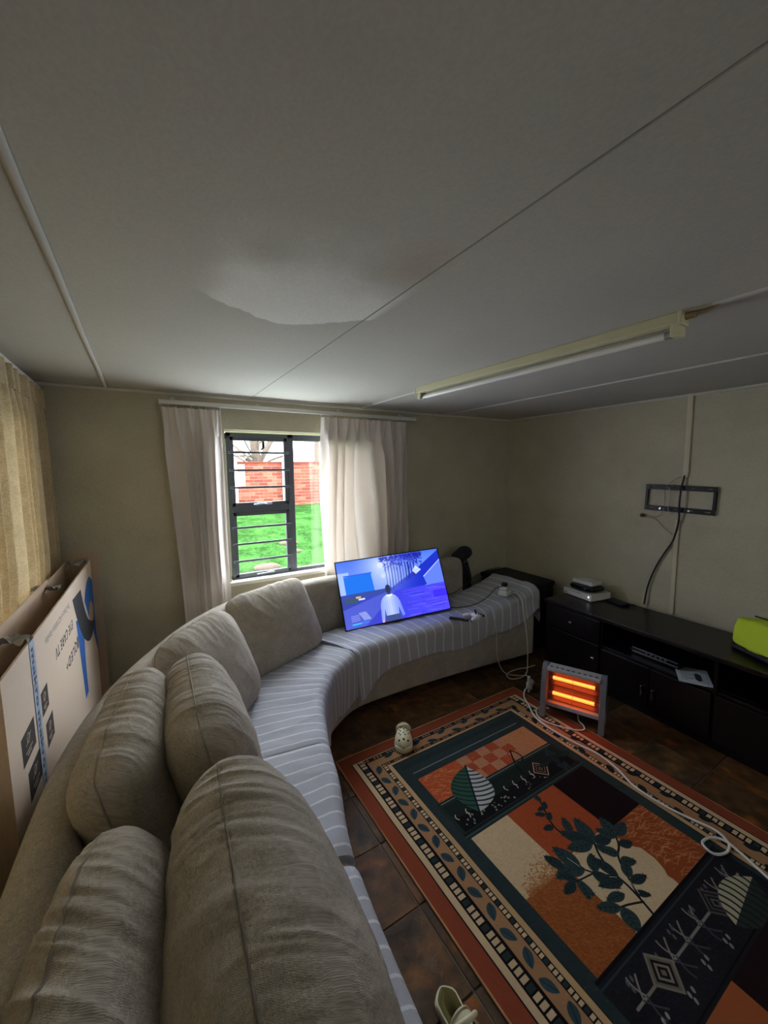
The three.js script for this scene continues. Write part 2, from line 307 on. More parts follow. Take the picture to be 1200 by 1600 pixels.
// ================================================================ outside
{
  const lawnTex = dataTex(512, (u, v) => { const a = fbm(u * 10, v * 10, 5, 10), b = fbm(u * 60, v * 60, 3, 60), f = 0.75 + 0.5 * (a - 0.5) + 0.5 * (b - 0.5); return [0.23 * f, 0.41 * f, 0.19 * f]; });
  const lawnY = (z) => lerp(-0.12, 0.80, sstep(-2.5, -12.5, z)) ;
  const rows = []; for (let i = 0; i <= 40; i++) { const r = []; for (let j = 0; j <= 30; j++) { const x = lerp(-9, 14, i / 40), z = lerp(-3.25, -22, j / 30); r.push(V(x, lawnY(z) + 0.03 * (fbm(x * 1.3, z * 1.3, 3) - 0.5), z)); } rows.push(r); }
  const lawn = mesh('lawn', loft(rows, { flip: true }), mat(0xffffff, 1, { specularIntensity: 0, map: rep(lawnTex, 0.5), bumpMap: rep(T.plaster, 3), bumpScale: 0.01 })); lawn.name = 'lawn'; lawn.userData.kind = 'structure'; lawn.userData.label = 'green lawn outside the window';
  const y2 = mesh('yard', metreUV(box(10, 0.2, 14, XL - 5.25, -0.22, -1)), mat(0x6f7f4f, 1, { specularIntensity: 0, map: rep(lawnTex, 0.5) })); y2.name = 'yard'; y2.userData.kind = 'structure'; y2.userData.label = 'grass strip outside the curtained side window';
  for (const [x, z, s] of [[1.62, -6.3, 0.17], [2.32, -7.4, 0.15], [2.3, -6.9, 0.1]]) {
    const g = new THREE.SphereGeometry(s, 24, 12), p = g.attributes.position;
    for (let i = 0; i < p.count; i++) { const k = 1 + 0.35 * (fbm(p.getX(i) * 14 + 3, p.getZ(i) * 14 + x * 9, 3) - 0.5); p.setXYZ(i, p.getX(i) * k * 1.25, Math.max(-0.03, p.getY(i) * 0.35 * k), p.getZ(i) * k); }
    g.computeVertexNormals();
    tag(mesh('mole_hill', g, mat(0x4b4238, 1, { map: rep(T.blotch, 2) }), null, [x, lawnY(z), z]), x === 1.62 ? 'largest grey-brown earth mound on the lawn' : s === 0.15 ? 'farther earth mound near the window mullion' : 'smallest earth mound beside the mullion', 'earth mound');
  }
  const ap = mesh('bounce_apron', metreUV(box(9, 0.08, 2.6, 1.5, -0.10, -4.56)), mat(0xb9b6ae, 0.95, { map: rep(T.blotch, 0.7) })); ap.name = 'bounce_apron'; ap.userData.kind = 'structure'; ap.userData.label = 'unseen concrete strip added under the window to bounce daylight onto the ceiling';  // added out of view as a reflector that throws daylight up indoors
  // brick garden wall with white piers
  const bw = thing('brick_wall', 'red brick garden wall at the end of the lawn', 'wall', [0, 0, -11]);
  const x0 = 0.9, x1 = 6.0, yb = 0.70, n = 14, ch = 0.088, bl = 0.24;
  mesh('mortar_core', metreUV(box(x1 - x0, n * ch, 0.2, (x0 + x1) / 2, yb + n * ch / 2, -0.11)), mat(0x9a8f84, 1, { specularIntensity: 0.1 }), bw);
  const bm = [0x86453b, 0x904b3c, 0x7c4036, 0x9c5c4c, 0x6e3c34].map((c) => mat(c, 1, { specularIntensity: 0.1, map: rep(T.blotch, 1) }));
  const g = box(bl - 0.012, ch - 0.012, 0.1, 0, 0, 0, 0.004);
  for (let j = 0; j < n; j++) for (let i = 0; i < 21; i++) {
    let a = x0 + i * bl + (j % 2 ? bl / 2 : 0); if (a + bl > x1 + 0.01) continue;
    if (i === 20 && j % 2) continue;
    mesh('brick', g, bm[Math.floor(rnd() * 5)], bw, [a + bl / 2, yb + (j + 0.5) * ch, -0.045 + rr(-0.004, 0.004)]);
  }
  mesh('coping', box(x1 - x0 + 0.04, 0.04, 0.28, (x0 + x1) / 2, yb + n * ch + 0.02, -0.11, 0.008), bm[4], bw);
  for (const [x, l] of [[2.06, 'white pier at the left end of the visible bricks'], [3.38, 'white pier behind the window mullion']]) {
    const p = thing('white_pier', 'white painted ' + l, 'pier', [x, 0, -10.87]);
    mesh('shaft', box(0.11, 1.32, 0.13, 0, 0.7 + 0.66, 0, 0.01), M.white, p); mesh('cap', box(0.15, 0.05, 0.17, 0, 2.04, 0, 0.01), M.white, p);
  }
  // neighbouring house, far behind the wall
  const h = thing('neighbour_house', 'white house with pale blue windows beyond the brick wall', 'house', [0, 0, -19]);
  mesh('house_wall', box(16, 4.4, 0.3, 6, 2.2, -0.2), mat(0xe6e6e2, 0.9), h);
  for (const x of [2.6, 4.45, 5.2, 7.2]) { const f = mesh('house_window', join(box(1.0, 0.06, 0.1, x + 0.1, 3.35, 0), box(1.0, 0.06, 0.1, x + 0.1, 2.75, 0), box(0.06, 0.6, 0.1, x - 0.37, 3.05, 0), box(0.06, 0.6, 0.1, x + 0.57, 3.05, 0)), M.white, h); mesh('pane', box(0.9, 0.56, 0.02, x + 0.1, 3.05, 0), mat(0x7d93a8, 0.2), f); }
  mesh('roof', (() => { const s = new THREE.Shape([[-2.5, 4.3], [14.5, 4.3], [13, 5.6], [-1, 5.6]].map((p) => new THREE.Vector2(...p))); return new THREE.ExtrudeGeometry(s, { depth: 3, bevelEnabled: false }).translate(0, 0, -3.2); })(), mat(0x8f959c, 0.8), h);
  // tree
  const tr = thing('bare_tree', 'bare grey tree with a forked trunk beyond the brick wall', 'tree', [4.0, 0.75, -14.2]);
  const bark = mat(0x5f554c, 1, { map: rep(T.blotch, 1), bumpMap: rep(T.plaster, 2), bumpScale: 0.02 });
  mesh('trunk', tube([[-0.55, 0, 0], [-0.52, 0.9, 0], [-0.6, 1.7, 0], [-0.7, 2.6, 0.1]], 0.15, 20, 10), bark, tr);
  mesh('branch', tube([[-0.54, 1.1, 0], [-0.25, 1.7, 0.1], [0.1, 2.3, 0], [0.4, 3.2, 0]], 0.09, 16, 8), bark, tr);
  for (let i = 0; i < 14; i++) { const a = rr(0.9, 1.9), s = rr(-1, 1); mesh('branch', tube([[-0.55, a, 0], [-0.55 + s * 0.5, a + 0.35, rr(-0.3, 0.3)], [-0.55 + s * 1.2, a + rr(0.3, 0.9), rr(-0.4, 0.4)]], rr(0.018, 0.04), 10, 6), bark, tr); }
  const t2 = thing('palm_trunk_tree', 'slim dark leaning tree trunk seen through the right pane', 'tree', [5.15, 0.75, -13]);
  mesh('trunk', tube([[0, 0, 0], [0.02, 1.0, 0], [0.05, 2.0, 0], [0.06, 3.4, 0]], 0.09, 18, 8), bark, t2);
  for (let i = 0; i < 8; i++) { const a = rr(1.5, 2.6), s = rr(-1, 1); mesh('branch', tube([[0.03, a, 0], [s * 0.4, a + 0.05, 0], [s * 0.9, a - rr(0, 0.3), 0.1]], 0.014, 8, 5), bark, t2); }
}
// ================================================================ corner sofa
const ST = [ // inner line of the backrest, front edge of the seat, seat height
  [[-0.17, 0.62], [0.445, 0.62], 0.45], [[-0.17, -0.30], [0.45, -0.30], 0.45], [[-0.17, -0.70], [0.468, -0.70], 0.45], [[-0.165, -1.08], [0.515, -1.10], 0.45],
  [[-0.14, -1.40], [0.605, -1.40], 0.45], [[-0.065, -1.72], [0.66, -1.63], 0.45], [[0.07, -2.03], [0.76, -1.92], 0.45], [[0.27, -2.36], [0.87, -2.09], 0.455],
  [[0.57, -2.62], [1.0, -2.21], 0.46], [[0.96, -2.72], [1.20, -2.31], 0.475], [[1.35, -2.735], [1.50, -2.32], 0.49], [[1.9, -2.73], [1.95, -2.30], 0.50],
  [[2.4, -2.73], [2.42, -2.26], 0.535], [[2.90, -2.73], [2.90, -2.21], 0.655]];
const cB = new THREE.CatmullRomCurve3(ST.map((s) => V(s[0][0], 0, s[0][1])), false, 'catmullrom', 0.5), cF = new THREE.CatmullRomCurve3(ST.map((s) => V(s[1][0], 0, s[1][1])), false, 'catmullrom', 0.5), cY = new THREE.CatmullRomCurve3(ST.map((s, i) => V(i, s[2], 0)), false, 'catmullrom', 0.5);
const sofaAt = (s) => { const t = s / 13, B = cB.getPoint(t), F = cF.getPoint(t), T0 = cB.getTangent(clamp(t, 0.001, 0.999)); return { B, F, y: cY.getPoint(t).y, n: V(-T0.z, 0, T0.x).multiplyScalar(-1).normalize(), d: F.clone().sub(B).normalize() }; };
const sofa = thing('corner_sofa', 'large greyish beige fabric corner sofa curving along two walls', 'sofa');
function along(s0, s1, n, f) { const r = []; for (let i = 0; i <= n; i++) r.push(f(lerp(s0, s1, i / n), i / n)); return r; }
{
  // outward normal of the backrest line
  const out = (s) => { const q = sofaAt(s), n = q.n.clone(); if (n.dot(q.d) > 0) n.negate(); return n; };
  const rail = (s0, s1) => {
    const prof = [[0.0, 0.10], [0.0, 0.62], [0.005, 0.80], [0.02, 0.855], [0.045, 0.873], [0.07, 0.876], [0.095, 0.873], [0.122, 0.855], [0.138, 0.80], [0.14, 0.5], [0.14, 0.05], [0.0, 0.05], [0.0, 0.10]];
    return loft(along(s0, s1, Math.ceil((s1 - s0) * 9), (s, u) => {
      const q = sofaAt(s), n = out(s), e = Math.min(u, 1 - u) * (s1 - s0), r = 1 - 0.35 * Math.pow(1 - clamp(e / 0.07), 3), wd = lerp(1, 1.38, sstep(8, 9.6, s)), top = lerp(1.02, 1.0, sstep(3, 8, s)) * (s > 12.1 ? lerp(1, 0.99, s - 12.1) : 1);
      return prof.map(([o, y]) => V(q.B.x + n.x * wd * (0.07 + (o - 0.07) * (0.94 + 0.06 * r)), 0.04 + (y - 0.04) * (0.985 + 0.015 * r) * (y > 0.6 ? top : 1), q.B.z + n.z * wd * (0.07 + (o - 0.07) * (0.94 + 0.06 * r))));
    }), { caps: true, flip: true });
  };
  mesh('backrest', rail(0, 4.93), M.sofa, sofa); mesh('backrest', rail(4.95, 8.98), M.sofa, sofa); mesh('backrest', rail(9.0, 12.22), M.sofa, sofa);
  const base = (s0, s1) => loft(along(s0, s1, Math.ceil((s1 - s0) * 8), (s) => {
    const q = sofaAt(s), f = q.F.clone().addScaledVector(q.d, -0.025), b = q.B.clone().addScaledVector(q.d, 0.002);
    const hgt = Math.max(0.30, q.y - 0.15);
    return [V(b.x, 0.05, b.z), V(b.x, hgt, b.z), V(f.x - q.d.x * 0.02, hgt, f.z - q.d.z * 0.02), V(f.x - q.d.x * 0.005, hgt - 0.006, f.z - q.d.z * 0.005), V(f.x, hgt - 0.02, f.z), V(f.x, 0.06, f.z), V(f.x - q.d.x * 0.01, 0.05, f.z - q.d.z * 0.01), V(b.x, 0.05, b.z)];
  }), { caps: true, flip: true });
  mesh('base', base(0, 4.98), M.sofa, sofa); mesh('base', base(5.0, 8.98), M.sofa, sofa); mesh('base', base(9.0, 13), M.sofa, sofa);
  const seat = (s0, s1) => loft(along(s0 + 0.01, s1 - 0.01, Math.ceil((s1 - s0) * 12), (s, u) => {
    const q = sofaAt(s), L = q.F.distanceTo(q.B), e = Math.min(u, 1 - u) * (s1 - s0) * 0.36, dip = 0.03 * Math.pow(1 - clamp(e / 0.05), 2), y0 = Math.max(0.30, q.y - 0.15) + 0.002, y1 = q.y - dip;
    const P = (t, y) => V(q.B.x + q.d.x * t, y, q.B.z + q.d.z * t), r = [P(0.004, y0), P(0.004, y1 - 0.03)];
    for (let i = 0; i <= 8; i++) { const t = i / 8; r.push(P(lerp(0.03, L - 0.05, t), y1 + 0.012 * Math.sin(t * Math.PI) - 0.006)); }
    for (let i = 1; i <= 5; i++) { const a = i / 5 * Math.PI / 2; r.push(P(L - 0.05 + 0.05 * Math.sin(a), y1 - 0.006 - 0.05 * (1 - Math.cos(a)))); }
    r.push(P(L, y0 + 0.03), P(L - 0.01, y0), P(0.004, y0)); return r;
  }), { caps: true, flip: true });
  for (const [a, b] of [[0, 3], [3, 5], [5, 9], [9, 11.2], [11.2, 13]]) mesh('seat_cushion', seat(a, b), M.sofa, sofa);
  for (const s of [0.1, 2.4, 4.5, 6, 8, 9.5, 12.8]) { const q = sofaAt(s), f = q.F.clone().addScaledVector(q.d, -0.1); mesh('foot', cyl(0.025, 0.02, 0.052, 12), M.black, sofa, [f.x, 0.026, f.z]); const b = q.B.clone().addScaledVector(q.d, 0.06); mesh('foot', cyl(0.025, 0.02, 0.052, 12), M.black, sofa, [b.x, 0.026, b.z]); }
}
// ---------------------------------------------------------------- striped throw covers on the seats
{
  const stripe = (per) => { const t = dataTex(256, (u, v, x, y) => {
    const f = 0.9 + 0.10 * (hash(x >> 1, y) - 0.5) + 0.08 * (hash(x, (y >> 1) + 500) - 0.5), k = sstep(0.085, 0.05, Math.abs(u - 0.5)) * (0.8 + 0.4 * (hash(7, y) - 0.5));
    return [lerp(0.77, 0.99, k) * f, lerp(0.78, 0.995, k) * f, lerp(0.815, 1.0, k) * f]; }); t.repeat.set(1 / per, 4); return t; };
  M.cover = mat(0xffffff, 0.95, { map: stripe(0.066), bumpMap: rep(T.weave, 6), bumpScale: 0.0012 });
  M.coverB = mat(0xffffff, 0.95, { map: stripe(0.088), bumpMap: rep(T.weave, 6), bumpScale: 0.0012 });
  const cover = (label, s0, s1, hang, o = {}) => {
    const nS = Math.ceil((s1 - s0) * (o.dens || 26)), k0 = o.k || 1;
    const skin = (s, u, off) => {
      const q = sofaAt(s), L = q.F.distanceTo(q.B), pts = [], P = (t, y) => V(q.B.x + q.d.x * t, y, q.B.z + q.d.z * t);
      const e = Math.min(u, 1 - u) * (s1 - s0) * 0.36, dip = (o.dip ?? 0.02) * Math.pow(1 - clamp(e / 0.05), 2);
      const wr = (a, b) => k0 * (0.014 * (fbm(a * 5 + s0 * 3, b * 7, 3) - 0.5) + 0.006 * (fbm(a * 16, b * 9 + s0, 2) - 0.5));
      const back = o.back ? o.back(s, L) : 0.03, sl = s * 0.45;
      for (let i = 0; i <= 22; i++) { const t = lerp(back, L - 0.045, i / 22); pts.push(P(t, q.y + 0.010 - dip + off + wr(sl, t) + 0.012 * Math.sin(clamp(t / L) * Math.PI) * 0.9)); }
      for (let i = 1; i <= 5; i++) { const a = i / 5 * Math.PI / 2; pts.push(P(L - 0.045 + (0.057 + off) * Math.sin(a), q.y + 0.010 + off - dip + wr(sl, L) * (1 - i / 5) - (0.055 + off) * (1 - Math.cos(a)))); }
      const h = hang(s), y0 = q.y - 0.045;
      for (let i = 1; i <= 10; i++) { const t = i / 10; pts.push(P(L + 0.012 + off + k0 * t * (0.008 * Math.sin(s * 5 + 1) + 0.018 * (vnoise(s * 2.2, s0 + t) - 0.35)), y0 - h * t)); }
      return pts;
    };
    const rows = along(s0, s1, nS, (s, u) => { const a = skin(s, u, 0.004), b = skin(s, u, 0).reverse(); return [...a, ...b, a[0].clone()]; });
    if (o.endDrop) { const last = rows[rows.length - 1]; for (let i = 1; i <= 12; i++) { const a = Math.min(1, i / 5) * Math.PI / 2, dx = 0.035 * Math.sin(a), dy = 0.035 * (1 - Math.cos(a)) + (i > 5 ? (i - 5) / 7 * o.endDrop : 0); rows.push(last.map((q, j) => V(q.x + dx * (1 + 0.15 * Math.sin(j)), q.y - dy + 0.004 * Math.sin(j * 0.7 + i), q.z + 0.003 * Math.sin(i)))); } }
    return tag(mesh('seat_cover', loft(rows, { caps: true, flip: true }), o.wide ? M.coverB : M.cover), label, 'throw cover', 'striped seat covers on the sofa');
  };
  cover('grey striped seat cover nearest the viewer, beside the slipper sole', 0.4, 2.86, (s) => 0.24 + 0.02 * Math.sin(s * 5));
  cover('grey striped seat cover in the middle of the long sofa side', 2.94, 4.96, (s) => 0.25 + 0.02 * Math.sin(s * 6), { dip: 0.01 });
  cover('grey striped seat cover on the curved sofa corner', 4.90, 8.85, (s) => 0.27 + 0.03 * Math.sin(s * 4), { dip: 0.004, k: 1.3, back: (s, L) => lerp(0.14, 0.05, Math.abs(s - 7) / 2) });
  cover('rumpled grey striped cover under the television, running up the sofa end', 8.80, 12.97, (s) => lerp(0.30, 0.15, sstep(8.9, 9.9, s)) + lerp(0, 0.03, sstep(10.5, 12, s)) - lerp(0, 0.06, sstep(12.2, 13, s)) + 0.012 * Math.sin(s * 4.1), { k: 1.8, wide: true, dip: -0.014, endDrop: 0.10, back: (s, L) => (s > 11.5 ? 0.01 : 0.06) });
}
// ---------------------------------------------------------------- loose back cushions
function pillow(a, b, c, n, m, res, wrinkle) {                        // half sizes a b c
  const g0 = new THREE.BoxGeometry(2, 2, 2, res, res, Math.round(res * 0.6)); g0.deleteAttribute('uv'); g0.deleteAttribute('normal');
  const g = mergeVertices(g0, 1e-4), p = g.attributes.position, uv = new Float32Array(p.count * 2);
  for (let i = 0; i < p.count; i++) {
    const warp = (q) => Math.sign(q) * Math.pow(Math.abs(q), 0.9);
    const q = V(warp(p.getX(i)), warp(p.getY(i)), warp(p.getZ(i)));
    const k = Math.pow(Math.pow(Math.pow(Math.abs(q.x), n) + Math.pow(Math.abs(q.y), n), m / n) + Math.pow(Math.abs(q.z), m), -1 / m);
    q.multiplyScalar(k);
    p.setXYZ(i, q.x * a, q.y * b, q.z * c); uv[i * 2] = q.x * a; uv[i * 2 + 1] = q.y * b + q.z * c;
  }
  g.setAttribute('uv', new THREE.BufferAttribute(uv, 2)); g.computeVertexNormals();
  if (wrinkle) {
    const nm = g.attributes.normal, src = p.array.slice();
    for (let i = 0; i < p.count; i++) { const d = wrinkle(src[i * 3], src[i * 3 + 1], src[i * 3 + 2]); p.setXYZ(i, src[i * 3] + nm.getX(i) * d, src[i * 3 + 1] + nm.getY(i) * d, src[i * 3 + 2] + nm.getZ(i) * d); }
    g.computeVertexNormals();
  }
  return g;
}
function cushion(label, [x, y, z], n, lean, roll, [w, h, t], o = {}) {
  const th = Math.atan2(n[0], n[1]);
  const grp = thing('back_cushion', label, 'cushion', [x, y, z], 0, 'loose back cushions of the sofa');
  grp.rotation.order = 'YXZ'; grp.rotation.set(-lean, th, roll);
  const a = w / 2, b = h / 2, c = t / 2, ks = o.k ?? 1, sd = x * 7 + z * 3;
  const wr = (px, py, pz) => {
    const top = sstep(0.2 * b, b, py), sx = Math.abs(px) / a, side = sstep(0.55, 1, sx), edge = Math.max(top, side * 0.8);
    const skew = px + 0.5 * pz * (o.skew ?? 0.4);
    const ridg = (v) => { const q = 1 - Math.abs(2 * v - 1); return q * q; };
    const fade = sstep(0.0, 0.3, 1.05 - Math.abs(pz) / c), bend = skew + 0.06 * (fbm(py * 5 + sd, pz * 6, 2) - 0.5);
    const mask = sstep(0.35, 0.62, fbm(px * 7 + sd * 2, pz * 5 + py * 4, 2)), near = edge * fade * Math.exp(-Math.abs(pz) / (c * 0.8));
    return ks * (0.012 * (fbm(px * 5 + sd, py * 5 + pz * 5, 3) - 0.5)
      + near * (0.0105 * mask * (ridg(fbm(bend * 24 + sd, py * 3 + pz * 4 + 4, 2)) - 0.4) + 0.0036 * (ridg(fbm(bend * 60 - sd, py * 4 + pz * 5, 2)) - 0.4))
      + 0.005 * (1 - 0.5 * mask) * (ridg(fbm(skew * 12 + py * 6 + sd, pz * 7 - py * 5, 3)) - 0.4));
  };
  mesh('cover', pillow(a, b, c, o.n ?? 4.5, o.m ?? 2.3, o.res ?? 64, wr), M.sofa, grp);
  const pts = []; for (let i = 0; i < 220; i++) { const an = i / 220 * Math.PI * 2, cx = Math.cos(an), sy = Math.sin(an), e = o.n ?? 4.5, r = Math.pow(Math.pow(Math.abs(cx), e) + Math.pow(Math.abs(sy), e), -1 / e); const X = cx * r * a, Y = sy * r * b; const d = wr(X, Y, 0); const l = Math.hypot(X / a, Y / b); pts.push(V(X * (1 + (d + 0.0002) / a * Math.abs(X / a) / l), Y * (1 + (d + 0.0002) / b * Math.abs(Y / b) / l), 0)); }
  mesh('seam', tube(pts, o.seam ?? 0.0026, 440, 5, true), M.sofa, grp);
  return grp;
}
const R2 = Math.PI / 180;
cushion('nearest and largest beige back cushion, with creases along its seam', [0.162, 0.735, -0.635], [1, 0.05], 14 * R2, 0, [0.80, 0.60, 0.355], { k: 1.1, n: 4.6, m: 2.3, res: 130 });
cushion('wrinkled beige back cushion at the lower left edge, beside the sofa rail', [-0.08, 0.725, -0.61], [1, 0.12], 20 * R2, 0, [0.82, 0.55, 0.25], { k: 1.25, n: 4, m: 2.3, skew: 1.4, res: 130 });
cushion('plump beige back cushion standing between the nearest and corner cushions', [0.155, 0.735, -1.385], [1, 0.02], 12 * R2, 0, [0.62, 0.58, 0.27], { n: 6, m: 2.5, res: 100 });
cushion('beige back cushion leaning on the rail next to the cardboard box', [-0.035, 0.755, -1.36], [1, 0.14], 16 * R2, 0, [0.62, 0.52, 0.23], { k: 1.15, n: 8, m: 2.8, skew: 1, res: 100 });
cushion('grey beige cushion at the sofa bend, its lit face turned to the rug', [0.235, 0.71, -2.02], [0.77, 0.64], 22 * R2, 0, [0.60, 0.54, 0.21], { n: 5, m: 2.1, k: 0.8 });
cushion('square grey cushion in the sofa corner under the window', [0.70, 0.705, -2.52], [0.36, 0.93], 26 * R2, 3 * R2, [0.62, 0.52, 0.19], { n: 6.5, m: 1.9, k: 0.7 });
// ================================================================ television leaning on the sofa
{
  const tv = thing('television', 'slim black-rimmed television leaning on the sofa, showing a blue street scene', 'television', [1.676, 0.525, -2.522]);
  tv.rotation.order = 'YXZ'; tv.rotation.set(-22.4 * R2, -9.5 * R2, 2.7 * R2);
  const w = 0.92, h = 0.525;
  const pic = canvasTex(1024, 584, (g, W, H) => {
    const gr = g.createLinearGradient(0, 0, 0, H * 0.6); gr.addColorStop(0, '#4a74ea'); gr.addColorStop(1, '#a4bcff'); g.fillStyle = gr; g.fillRect(0, 0, W, H);
    const hz = g.createRadialGradient(W * 0.40, H * 0.13, 5, W * 0.40, H * 0.2, W * 0.38); hz.addColorStop(0, '#d8e4ff'); hz.addColorStop(0.25, '#96b2ff'); hz.addColorStop(1, 'rgba(60,90,235,0)'); g.fillStyle = hz; g.fillRect(0, 0, W, H);
    // right bank with trees
    g.fillStyle = '#1c2fc0'; g.beginPath(); g.moveTo(W * 0.45, H * 0.52); g.lineTo(W * 0.72, H * 0.30); g.lineTo(W, H * 0.02); g.lineTo(W, H * 0.6); g.lineTo(W * 0.45, H * 0.6); g.fill();
    g.fillStyle = '#5f7cf5'; g.beginPath(); g.moveTo(W * 0.80, H * 0.42); g.lineTo(W, H * 0.18); g.lineTo(W, H * 0.56); g.lineTo(W * 0.82, H * 0.56); g.fill();
    g.strokeStyle = '#a9bcff'; g.lineWidth = 9; g.beginPath(); g.moveTo(W * 0.80, H * 0.42); g.lineTo(W, H * 0.18); g.stroke();
    g.strokeStyle = '#9fb6ff'; g.lineWidth = 7; g.beginPath(); g.moveTo(W * 0.80, H * 0.56); g.lineTo(W, H * 0.58); g.stroke();
    seed = 99;
    for (let i = 0; i < 11; i++) { const x = W * (0.44 + i * 0.028), tp = H * (0.10 + 0.05 * rnd()); g.strokeStyle = i % 3 ? '#131a70' : '#1b2590'; g.lineWidth = 6 + 8 * rnd() * (i > 7 ? 1.6 : 1); g.beginPath(); g.moveTo(x - 10, H * (0.58 - i * 0.02)); g.quadraticCurveTo(x + 8, H * 0.32, x + 4, tp); g.stroke(); }
    for (let i = 0; i < 420; i++) { const x = W * (0.40 + 0.42 * rnd()), y = H * (0.0 + 0.22 * rnd() * rnd() + 0.02); g.fillStyle = ['#141b86', '#1a22a8', '#2429d8', '#0f1460'][Math.floor(rnd() * 4)]; g.globalAlpha = 0.55; g.beginPath(); g.ellipse(x, y, 5 + 16 * rnd(), 3 + 5 * rnd(), rnd() * 3, 0, 7); g.fill(); } g.globalAlpha = 1;
    g.fillStyle = 'rgba(220,230,255,0.85)'; g.beginPath(); g.moveTo(W * 0.70, H * 0.30); g.lineTo(W * 0.74, H * 0.22); g.lineTo(W * 0.79, H * 0.30); g.lineTo(W * 0.73, H * 0.36); g.fill();
    g.fillStyle = '#eaf0ff'; g.beginPath(); g.arc(W * 0.40, H * 0.13, 26, 0, 7); g.fill();
    g.fillStyle = '#c7d6ff'; g.beginPath(); g.arc(W * 0.41, H * 0.30, 22, 0, 7); g.fill();
    const hz2 = g.createRadialGradient(W * 0.45, H * 0.30, 10, W * 0.47, H * 0.34, W * 0.30); hz2.addColorStop(0, 'rgba(190,208,255,0.55)'); hz2.addColorStop(1, 'rgba(90,110,240,0)'); g.fillStyle = hz2; g.fillRect(0, 0, W, H * 0.6);
    // blocky building on the left
    g.fillStyle = '#9db8ff'; g.fillRect(0, H * 0.17, W * 0.10, H * 0.34);
    g.fillStyle = '#1f6fe0'; g.beginPath(); g.moveTo(W * 0.05, H * 0.24); g.lineTo(W * 0.30, H * 0.22); g.lineTo(W * 0.31, H * 0.50); g.lineTo(W * 0.05, H * 0.50); g.fill();
    g.fillStyle = '#2f5fd8'; g.fillRect(W * 0.05, H * 0.215, W * 0.26, H * 0.02);
    // road
    const rd = g.createLinearGradient(0, H * 0.5, W, H); rd.addColorStop(0, '#33409a'); rd.addColorStop(0.5, '#3b3fd8'); rd.addColorStop(1, '#5048ff'); g.fillStyle = rd; g.fillRect(0, H * 0.56, W, H * 0.44);
    g.fillStyle = '#35489c'; g.fillRect(0, H * 0.50, W * 0.45, H * 0.08);
    g.fillStyle = '#4a57c8'; g.beginPath(); g.moveTo(0, H * 0.72); g.lineTo(W * 0.40, H * 0.56); g.lineTo(W * 0.5, H * 0.56); g.lineTo(W * 0.18, H); g.lineTo(0, H); g.fill();
    g.fillStyle = '#3a4f66'; g.beginPath(); g.ellipse(W * 0.09, H * 0.60, 70, 22, 0, 0, 7); g.fill(); g.fillStyle = '#c9b85a'; g.fillRect(W * 0.13, H * 0.55, 46, 16); g.fillStyle = '#d8d8ea'; g.fillRect(W * 0.15, H * 0.585, 60, 14);
    for (let i = 0; i < 60; i++) { g.strokeStyle = ['rgba(120,130,255,0.35)', 'rgba(20,15,140,0.4)', 'rgba(150,120,255,0.4)'][i % 3]; g.lineWidth = 2 + 5 * rnd(); const y = H * (0.6 + 0.4 * rnd()), x = W * (0.55 + 0.45 * rnd()); g.beginPath(); g.moveTo(x, y); g.lineTo(x + 60 + 90 * rnd(), y - 4 + 10 * rnd()); g.stroke(); }
    g.fillStyle = '#2a10ff'; g.globalAlpha = 0.5; g.fillRect(W * 0.86, H * 0.66, W * 0.14, H * 0.12); g.globalAlpha = 1;
    // figure seen from behind, pale shirt
    g.fillStyle = '#3b4b86'; g.beginPath(); g.moveTo(W * 0.36, H); g.lineTo(W * 0.37, H * 0.88); g.lineTo(W * 0.50, H * 0.88); g.lineTo(W * 0.51, H); g.fill();
    const sg = g.createLinearGradient(W * 0.33, 0, W * 0.53, 0); sg.addColorStop(0, '#7f97ee'); sg.addColorStop(0.5, '#b9caff'); sg.addColorStop(1, '#6d84e6'); g.fillStyle = sg;
    g.beginPath(); g.moveTo(W * 0.405, H * 0.60); g.quadraticCurveTo(W * 0.345, H * 0.63, W * 0.335, H * 0.78); g.lineTo(W * 0.325, H * 0.97); g.lineTo(W * 0.352, H * 0.98); g.lineTo(W * 0.372, H * 0.80); g.lineTo(W * 0.375, H * 0.91); g.lineTo(W * 0.495, H * 0.91); g.lineTo(W * 0.50, H * 0.80); g.lineTo(W * 0.525, H * 0.96); g.lineTo(W * 0.548, H * 0.94); g.lineTo(W * 0.525, H * 0.74); g.quadraticCurveTo(W * 0.505, H * 0.62, W * 0.455, H * 0.60); g.fill();
    g.strokeStyle = 'rgba(70,90,200,0.5)'; g.lineWidth = 3; for (let i = 0; i < 6; i++) { g.beginPath(); g.moveTo(W * (0.39 + 0.018 * i), H * 0.68); g.lineTo(W * (0.388 + 0.019 * i), H * 0.9); g.stroke(); }
    g.fillStyle = '#dfe8ff'; g.beginPath(); g.ellipse(W * 0.433, H * 0.61, 30, 14, 0, 0, 7); g.fill();
    g.fillStyle = '#34406e'; g.fillRect(W * 0.415, H * 0.55, W * 0.035, H * 0.05); g.fillStyle = '#2b3350'; g.beginPath(); g.ellipse(W * 0.432, H * 0.51, 26, 36, 0, 0, 7); g.fill();
    g.fillStyle = '#e7a7b8'; g.beginPath(); g.arc(W * 0.338, H * 0.985, 11, 0, 7); g.fill();
